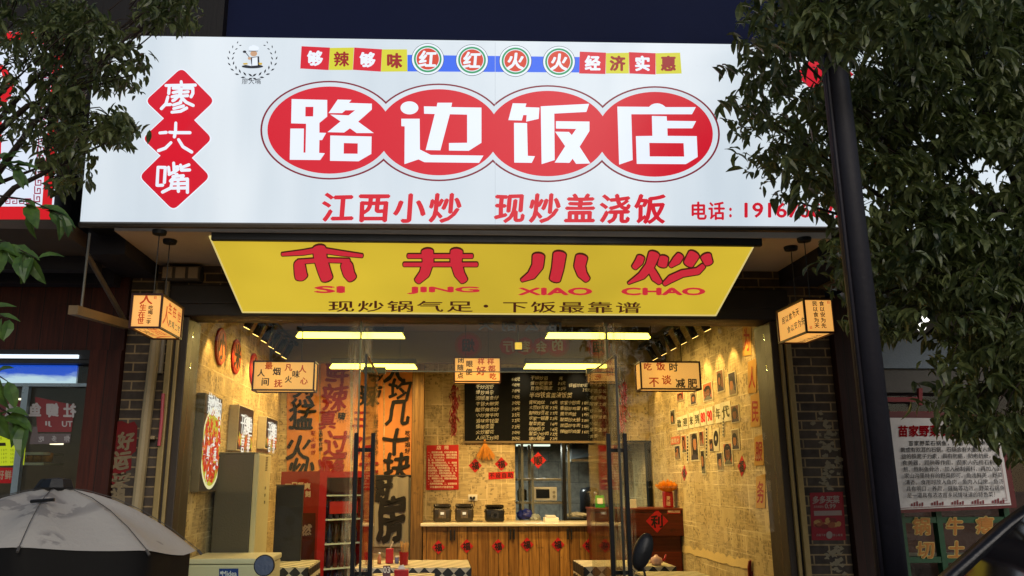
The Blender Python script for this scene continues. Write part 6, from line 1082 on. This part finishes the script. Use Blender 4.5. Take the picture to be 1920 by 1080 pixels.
def twigs(pts, k, parent, cen, r0=.004):
    m = MB()
    for p in rr.sample(pts, min(k, len(pts))):
        b0 = p.lerp(cen, .16) + V(rr.uniform(-.05, .05), rr.uniform(-.05, .05), rr.uniform(-.06, .02)); m.tube([b0, b0.lerp(p, .5) + V(0, 0, .025), p + V(0, 0, -.01)], [r0, r0 * .7, r0 * .3], 4)
    m.build('twigs', bark, parent)
twigs(tips, 420, T, at(1950, 330, 4.2))
m = MB(); base = V(tk.x, 4.2, 0); m.tube([base, base + V(-.03, 0, .8), base + V(.04, .02, 1.8), base + V(0, 0, 2.6), base + V(-.1, 0, 3.6)], [.16, .13, .12, .10, .06], 10); m.build('trunk', bark, T, True)
m = MB()
for px, py, Yv in ((1480, 90, 4.0), (1450, 230, 4.1), (1600, 330, 3.9), (1650, 480, 4.2), (1720, 640, 4.0), (1800, 200, 4.3), (1620, 560, 3.8), (1750, 30, 3.9), (1500, 380, 4.2), (1820, 760, 3.9)):
    e = at(px, py, Yv); s_ = base + V(0, 0, 1.9 + rr.random() * .9); m.tube([s_, s_.lerp(e, .45) + V(0, 0, .18), e], [.035, .018, .005], 6)
m.build('limbs', bark, T, True)
LC = [  # px, py, rx, ry, tips, nearest and farthest distance
 (40, 30, 120, 70, 95, 3.5, 4.6), (-60, 60, 120, 160, 70, 3.5, 4.6), (125, 120, 42, 110, 120, 3.7, 4.6), (150, 55, 60, 34, 70, 3.6, 4.5), (124, 250, 28, 110, 95, 3.7, 4.6), (50, 130, 60, 60, 30, 3.6, 4.6), (40, 215, 55, 45, 18, 3.6, 4.6), (305, 15, 56, 46, 60, 3.5, 4.2), (330, 30, 22, 24, 14, 3.5, 4.2), (212, 82, 30, 22, 20, 3.7, 4.3), (225, 116, 34, 16, 12, 3.7, 4.3), (262, 130, 22, 9, 4, 3.7, 4.2), (240, 165, 18, 12, 5, 3.8, 4.2), (200, 150, 30, 26, 16, 3.7, 4.3), (205, 235, 40, 20, 26, 3.7, 4.3), (232, 262, 30, 20, 20, 3.7, 4.3), (185, 262, 22, 20, 14, 3.7, 4.3), (115, 330, 22, 36, 26, 3.8, 4.5), (15, 250, 40, 30, 8, 3.6, 4.4), (-150, 300, 90, 200, 40, 3.5, 4.6)]
tips = []
for cx, cy, rx, ry, n, ya, yb in LC:
    for k in range(n):
        a = rr.random() * 6.283; r = math.sqrt(rr.random()); tips.append(at(cx + rx * r * math.cos(a), cy - 6 + ry * r * math.sin(a), rr.uniform(ya, yb)))
tk = at(-260, 900, 4.1); T = thing('street_tree', 'street tree whose leafy branches hang in front of the signs at the upper left', 'tree', (tk.x, 4.1, 0)); base = V(tk.x, 4.1, 0)
crown(tips, 7, .066, 'crown', T, leafm, .85, .11)
m = MB(); m.tube([base, base + V(.03, 0, .9), base + V(-.02, .02, 1.9), base + V(.05, 0, 2.7), base + V(.12, 0, 3.6)], [.15, .12, .11, .09, .05], 10); m.build('trunk', bark, T, True)
m = MB()
for px, py, Yv in ((255, 138, 4.0), (235, 250, 4.0), (310, 5, 3.9), (110, 300, 4.1), (60, 120, 4.0), (30, 230, 4.0), (150, 60, 4.1)):
    e = at(px, py, Yv); s_ = base + V(0, 0, 2.2 + rr.random() * .9); m.tube([s_, s_.lerp(e, .5) + V(0, 0, .2), e], [.03, .014, .003], 6)
m.build('limbs', bark, T, True)
near = []
SP = [(20, 302, 40, 318, 3.2, 7), (52, 378, 118, 405, 2.7, 11), (4, 455, 70, 485, 2.7, 12), (-10, 590, 18, 600, 2.6, 5), (-8, 700, 14, 715, 2.6, 5), (4, 770, 50, 795, 2.5, 8), (-20, 450, 30, 470, 2.8, 8), (-20, 300, 25, 322, 3.2, 7)]
P, D, N, L, W = [], [], [], [], []; m = MB()
for x0, y0, x1, y1, Yv, n in SP:
    a, b2 = at(x0 - 60, y0 - 12, Yv + .05), at(x1, y1, Yv); m.tube([base + V(.05, 0, 2.3), a.lerp(base + V(.05, 0, 2.3), .4) + V(0, -.1, .1), a, a.lerp(b2, .5) + V(0, 0, .02), b2], [.012, .006, .004, .003, .0015], 5)
    for k in range(n):
        f = k / (n - 1); q = a.lerp(b2, .35 + .65 * f); an = rr.uniform(-2.2, .9); d = V(math.cos(an) * .8 + .3, rr.uniform(-.6, .4), math.sin(an) * .9 - .25).normalized(); P.append(q); D.append(d); N.append((rr.gauss(0, .5), -.6, .8)); l = rr.uniform(.07, .115); L.append(l); W.append(l * rr.uniform(.36, .48))
v, f = leaves(*[np.array(x, float) for x in (P, D, N, L, W)]); mm = MB(); mm.add(v, f); mm.build('near_sprays', leafn, T); m.build('twigs', bark, T, True); twigs(tips, 240, T, at(-60, 200, 4.1))
# ============================================================ scooters, umbrella, car
def scooter(label, x, y, yaw, mirrors, colr, mir):
    "parked electric scooter; mirrors = list of (side offset, height, forward, radius, tilt)"
    T = thing('electric_scooter', label, 'scooter', (0, 0, 0), 'parked electric scooters'); paint_ = mat(colr, .25, .2, .08); rub = mat('0c0c0d', .8)
    for yy in (-.52, .62):
        m = MB(); m.lathe([(.12, -.045), (.185, -.05), (.215, -.03), (.22, 0), (.215, .03), (.185, .05), (.12, .045)], (0, yy, .22), 24, (1, 0, 0)); w_ = m.build('wheel', rub, T, True); m = MB(); m.lathe([(.001, -.04), (.119, -.035), (.119, .035), (.001, .04)], (0, yy, .22), 20, (1, 0, 0)); m.build('rim', steel, w_)
    def loft(sec):
        m = MB(); vs_ = []; n = 12
        for (yy, z, wx, wz) in sec: vs_ += [(wx * abs(math.cos(a)) ** .7 * (1 if math.cos(a) >= 0 else -1), yy, z + wz * abs(math.sin(a)) ** .7 * (1 if math.sin(a) >= 0 else -1)) for a in [2 * math.pi * k / n for k in range(n)]]
        return m.add(vs_, [[i * n + j, i * n + (j + 1) % n, (i + 1) * n + (j + 1) % n, (i + 1) * n + j] for i in range(len(sec) - 1) for j in range(n)] + [list(range(n))[::-1], list(range((len(sec) - 1) * n, len(sec) * n))])
    loft([(-.82, .55, .06, .05), (-.7, .55, .13, .1), (-.4, .5, .15, .16), (-.1, .42, .13, .16), (0, .3, .14, .05), (.3, .3, .14, .05), (.38, .34, .14, .08)]).build('body', paint_, T, True)
    loft([(-.72, .70, .08, .03), (-.6, .72, .13, .05), (-.3, .71, .14, .05), (-.02, .68, .10, .04)]).build('seat', black, T, True)
    m = MB(); m.tube([(0, .36, .3), (0, .38, .6), (0, .32, .92), (0, .28, .98)], [.13, .16, .11, .06], 12); m.build('front_shield', paint_, T, True); m = MB(); m.tube([(0, .42, .5), (0, .6, .26)], .03, 8); m.build('fork', steel, T, True)
    m = MB(); m.tube([(-.34, .2, .99), (-.18, .26, 1.0), (0, .28, 1.0), (.18, .26, 1.0), (.34, .2, .99)], .014, 8); hb = m.build('handlebar', steel, T, True)
    for s in (-1, 1): m = MB(); m.cyl((s * .26, .235, .997), (s * .36, .19, .988), .019, n=10); m.build('grip', rub, hb, True)
    m = MB(); m.ell((0, .45, .84), .07, .05, .07); m.build('headlight', mat('c8ccd0', .15, 0, .05), T, True)
    for sx, z, yy, r, rx, tilt, front in mirrors:
        M = Matrix.Rotation(tilt, 3, 'Y') @ Matrix.Rotation(math.radians(90), 3, 'X'); m = MB(); c = V(sx, yy, z); vs_ = []
        prof = [(.001, -.02), (.7, -.016), (1., -.002), (1.0, .01), (.9, .012)] if front else [(.001, .03), (.7, .024), (1, .006), (1, -.01), (.9, -.012)]; n = 28
        for q, h in prof: vs_ += [c + M @ V(q * rx * math.cos(a), q * r * math.sin(a), h) for a in [2 * math.pi * k / n for k in range(n)]]
        m.add(vs_, [[i * n + j, i * n + (j + 1) % n, (i + 1) * n + (j + 1) % n, (i + 1) * n + j] for i in range(len(prof) - 1) for j in range(n)]); mi = m.build('mirror', black, T, True)
        m = MB(); h = .0125 if front else -.0125; m.poly([c + M @ V(.91 * rx * math.cos(a), .91 * r * math.sin(a), h) for a in [2 * math.pi * k / n for k in range(n)]]); m.build('mirror_glass', mir, mi); m = MB(); m.tube([(math.copysign(.24, sx), .24, 1.0), (sx * .95, yy + .03, z - r - .03), (sx, yy + .02, z - r * .6)], .006, 8); m.build('mirror_stem', black, mi, True)
    T.location = (x, y, 0); T.rotation_euler = (0, 0, yaw); return T
mirm = mat('5d6a80', .12, .3, .1)
q = at(496, 1060, 4.0); scooter('parked electric scooter whose round blue grey mirror shows before the freezer', q.x - .31, q.y - .18, 0, [(.31, q.z, .18, .048, .048, 0, True), (-.31, q.z, .18, .048, .048, 0, True)], '8a1a1c', mirm)
q = at(1205, 1034, 4.4); scooter('parked scooter whose tilted black oval mirror back shows before the right door handle', q.x + .30, q.y - .18, 0, [(-.30, q.z, .18, .098, .048, .38, False)], '7a1016', mirm)
q = at(58, 1110, 2.95); scooter('parked scooter under the grey rain umbrella', q.x - .0 + .30, q.y - .18, 0, [(-.30, q.z, .18, .085, .085, 0, True)], '30343c', mat('93a4c0', .12, .2, .05))
# rain umbrella
uc = at(105, 925, 3.2); R_ = .485; T = thing('rain_umbrella', 'grey beige scooter umbrella with dark petal marks and a black skirt', 'umbrella', (uc.x, uc.y, 0))
t = NT('umbrella_cloth'); n1 = t.noise(3.4, detail=1); n2 = t.noise(13, detail=3); msk = t.math('MULTIPLY', t.ramp(n1, .56, .60), t.ramp(n2, .48, .54)); spots = t.ramp(t.noise(9, detail=1), .69, .71); cl = t.mix(t.math('MAXIMUM', t.math('MULTIPLY', msk, .75), t.math('MULTIPLY', spots, .65)), (.52, .48, .42), (.16, .15, .15)); ucl = t.bsdf(t.mix(t.noise(1.5), cl, t.mix(.75, cl, (.3, .28, .25))), .7, 0, .25, t.math('ADD', t.noise(60), t.math('MULTIPLY', t.noise(7), 2.)), .3)
NR = 8; rot = math.radians(14)
def upt(a, f):
    k = (a - rot) / (2 * math.pi / NR); fk = k - math.floor(k); sc = 1 - .075 * math.sin(math.pi * fk) * f; sag = .055 * math.sin(math.pi * fk) * math.sin(math.pi * min(1, f * .9))
    r = R_ * f * sc * (1 + .08 * abs(math.cos(a))); z = -.235 * (f ** 1.9) * (1 - .26 * max(0, -math.sin(a))) - sag * .6
    return V(uc.x + r * math.cos(a), uc.y + r * math.sin(a), uc.z + .02 + z)
m = MB(); n = 64; rings = [.02, .12, .25, .4, .55, .7, .82, .92, 1.]
for f in rings: m.v += [tuple(upt(2 * math.pi * j / n, f)) for j in range(n)]
m.f = [[i * n + j, i * n + (j + 1) % n, (i + 1) * n + (j + 1) % n, (i + 1) * n + j] for i in range(len(rings) - 1) for j in range(n)]; m.mi = [0] * len(m.f); m.build('canopy', ucl, T, True)
m = MB()
for k in range(NR): a = rot + k * 2 * math.pi / NR; m.tube([upt(a, f) + V(0, 0, .002) for f in (.03, .2, .4, .6, .8, 1.)], .0015, 5); m.cyl(upt(a, 1.) , upt(a, 1.03) + V(0, 0, -.004), .005, n=6)
m.build('seams', mat('4a4642', .6), T)
m = MB(); m.lathe([(.001, .035), (.05, .03), (.062, .0), (.05, -.012), (.001, -.012)], (uc.x, uc.y, uc.z + .022), 8); m.hexa([(uc.x - .075, uc.y - .03, uc.z + .01), (uc.x + .02, uc.y - .05, uc.z + .01), (uc.x + .02, uc.y - .01, uc.z + .01), (uc.x - .06, uc.y + .02, uc.z + .01)], [(uc.x - .05, uc.y - .03, uc.z + .05), (uc.x - .03, uc.y - .04, uc.z + .055), (uc.x - .03, uc.y, uc.z + .055), (uc.x - .05, uc.y + .01, uc.z + .05)]); m.build('cap', black, T)
m = MB(); m.cyl((uc.x, uc.y, .75), (uc.x, uc.y, uc.z), .012); m.build('pole', black, T)
m = MB(); vs_ = []; n = 30; a0, a1 = math.radians(8), math.radians(-118)
for j in range(6):
    for i in range(n + 1):
        f = i / n; p = upt(a0 + (a1 - a0) * f, .985); d = .5 * j / 5 * (1 if f < .45 else max(.12, 1 - (f - .45) * 1.55)); vs_.append(p + V(-.02 * j / 5, .05 * j / 5, -.004 - d))
m.add(vs_, [[j * (n + 1) + i, j * (n + 1) + i + 1, (j + 1) * (n + 1) + i + 1, (j + 1) * (n + 1) + i] for j in range(5) for i in range(n)]); m.build('skirt', mat('0f0d0c', .6, 0, .2, 5, .3, .05), T, True)
m = MB(); q = upt(math.radians(28), .72); m.hexa([q + V(-.06, 0, .004), q + V(.03, 0, -.03), q + V(.04, .04, -.03), q + V(-.05, .04, .004)], [q + V(-.06, 0, .012), q + V(.03, 0, -.01), q + V(.04, .04, -.01), q + V(-.05, .04, .012)]); q = upt(math.radians(-75), .5); m.tube([q + V(-.04, 0, .006), q + V(.04, 0, .012)], .006, 6); m.build('strap', black, T)
# dark parked car, its windscreen corner at the lower right
a, b2 = at(1770, 1080, 2.62), at(1920, 944, 2.62); d = (b2 - a).normalized(); P0 = a + d * ((.93 - a.z) / d.z); P1 = a + d * ((1.49 - a.z) / d.z); ya, yb = 1.12, 2.62
carp = mat('15151a', .18, .35, .05, 5, .6, 0.); T = thing('parked_car', 'dark car parked at the lower right, only its sloping windscreen corner in view', 'car', ((P0.x + 1.5), (ya + yb) / 2, 0)); x0, x1 = P0.x, P1.x
def prism(prof, y0, y1, inset=0.):
    m = MB(); n = len(prof); m.add([(x, y0 + (i_ or 0), z) for x, z, i_ in prof] + [(x, y1 - (i_ or 0), z) for x, z, i_ in prof], [list(range(n)), list(range(2 * n - 1, n - 1, -1))] + [[i, n + i, n + (i + 1) % n, (i + 1) % n] for i in range(n)]); return m
prism([(x0 - 1.05, .25, .05), (x0 - 1.12, .5, .03), (x0 - 1.05, .72, .06), (x0 - .9, .80, .05), (x0 - .02, .925, .04), (x1 + 2.2, .96, .04), (x1 + 2.3, .8, .02), (x1 + 2.3, .3, .05), (x1 + 2.1, .22, .06), (x0 - .9, .2, .06)], ya - .06, yb + .06).build('body', carp, T)
prism([(x1 - .01, 1.485, .0), (x1 + .35, 1.525, .03), (x1 + 1.1, 1.52, .03), (x1 + 1.65, 1.44, .02), (x1 + 1.60, 1.41, .0), (x1 + 1.1, 1.47, .0), (x1 + .03, 1.455, .0)], ya, yb).build('roof', carp, T)
t = NT('windscreen'); wsm = t.bsdf((.014, .012, .013), t.math('ADD', t.math('MULTIPLY', t.noise(9), .08), .02), 0, .8)
m = MB(); nrm = V(-d.z, 0, d.x); nrm = nrm if nrm.z > 0 else -nrm; c0 = [V(P0.x, ya + .03, P0.z), V(P0.x, yb - .03, P0.z), V(P1.x - .01, yb - .045, P1.z - .005), V(P1.x - .01, ya + .045, P1.z - .005)]; m.hexa([p - nrm * .006 for p in c0], [p for p in c0]); m.build('windscreen', wsm, T)
for y, sg in ((yb - .035, 1), (ya + .035, -1)):
    m = MB(); pc = [P0 - d * .08, P0.lerp(P1, .3) + nrm * .006, P0.lerp(P1, .6) + nrm * .009, P0.lerp(P1, .85) + nrm * .006, P1 + V(.03, 0, .006), P1 + V(.16, 0, .03)]; ring = []
    for p in pc: ring += [V(p.x, y - sg * .03, p.z) + nrm * .002, V(p.x, y - sg * .01, p.z) + nrm * .010, V(p.x, y + sg * .025, p.z) + nrm * .008, V(p.x, y + sg * .045, p.z) - nrm * .02, V(p.x, y + sg * .02, p.z) - nrm * .05]
    m.add(ring, [[i_ * 5 + k, i_ * 5 + (k + 1) % 5, (i_ + 1) * 5 + (k + 1) % 5, (i_ + 1) * 5 + k] for i_ in range(5) for k in range(5)]); m.build('pillar', mat('222226', .35, .2, .25, 8), T, True)
for y in (ya - .005, yb + .005 - .012): m = MB(); m.hexa([(x0 + .12, y, .962), (x1 + 1.9, y, .962), (x1 + 1.9, y + .012, .962), (x0 + .12, y + .012, .962)], [(x1 + .05, y, 1.45), (x1 + 1.5, y, 1.43), (x1 + 1.5, y + .012, 1.43), (x1 + .05, y + .012, 1.45)]); m.build('side_window', wsm, T)
for x in (x0 - .5, x1 + 1.75):
    for y in (ya + .04, yb - .04): m = MB(); m.lathe([(.12, -.1), (.28, -.11), (.31, -.06), (.31, .06), (.28, .11), (.12, .1)], (x, y, .31), 24, (0, 1, 0)); w_ = m.build('wheel', mat('0c0c0d', .8), T, True); m = MB(); m.lathe([(.001, -.09), (.119, -.095), (.119, .095), (.001, .09)], (x, y, .31), 16, (0, 1, 0)); m.build('rim', steel, w_)
for y in (ya + .25, yb - .25): m = MB(); m.ell((x0 - 1.0, y, .64), .09, .14, .07); m.build('headlight', mat('9aa0a4', .1, .2, .05), T, True)
m = MB(); m.tube([(x0 + .1, yb - .5, P0.z + .02), (x0 + .14, yb - .75, P0.z + .06), (x0 + .2, yb - 1.1, P0.z + .10)], .008, 6); m.build('wiper', black, T)
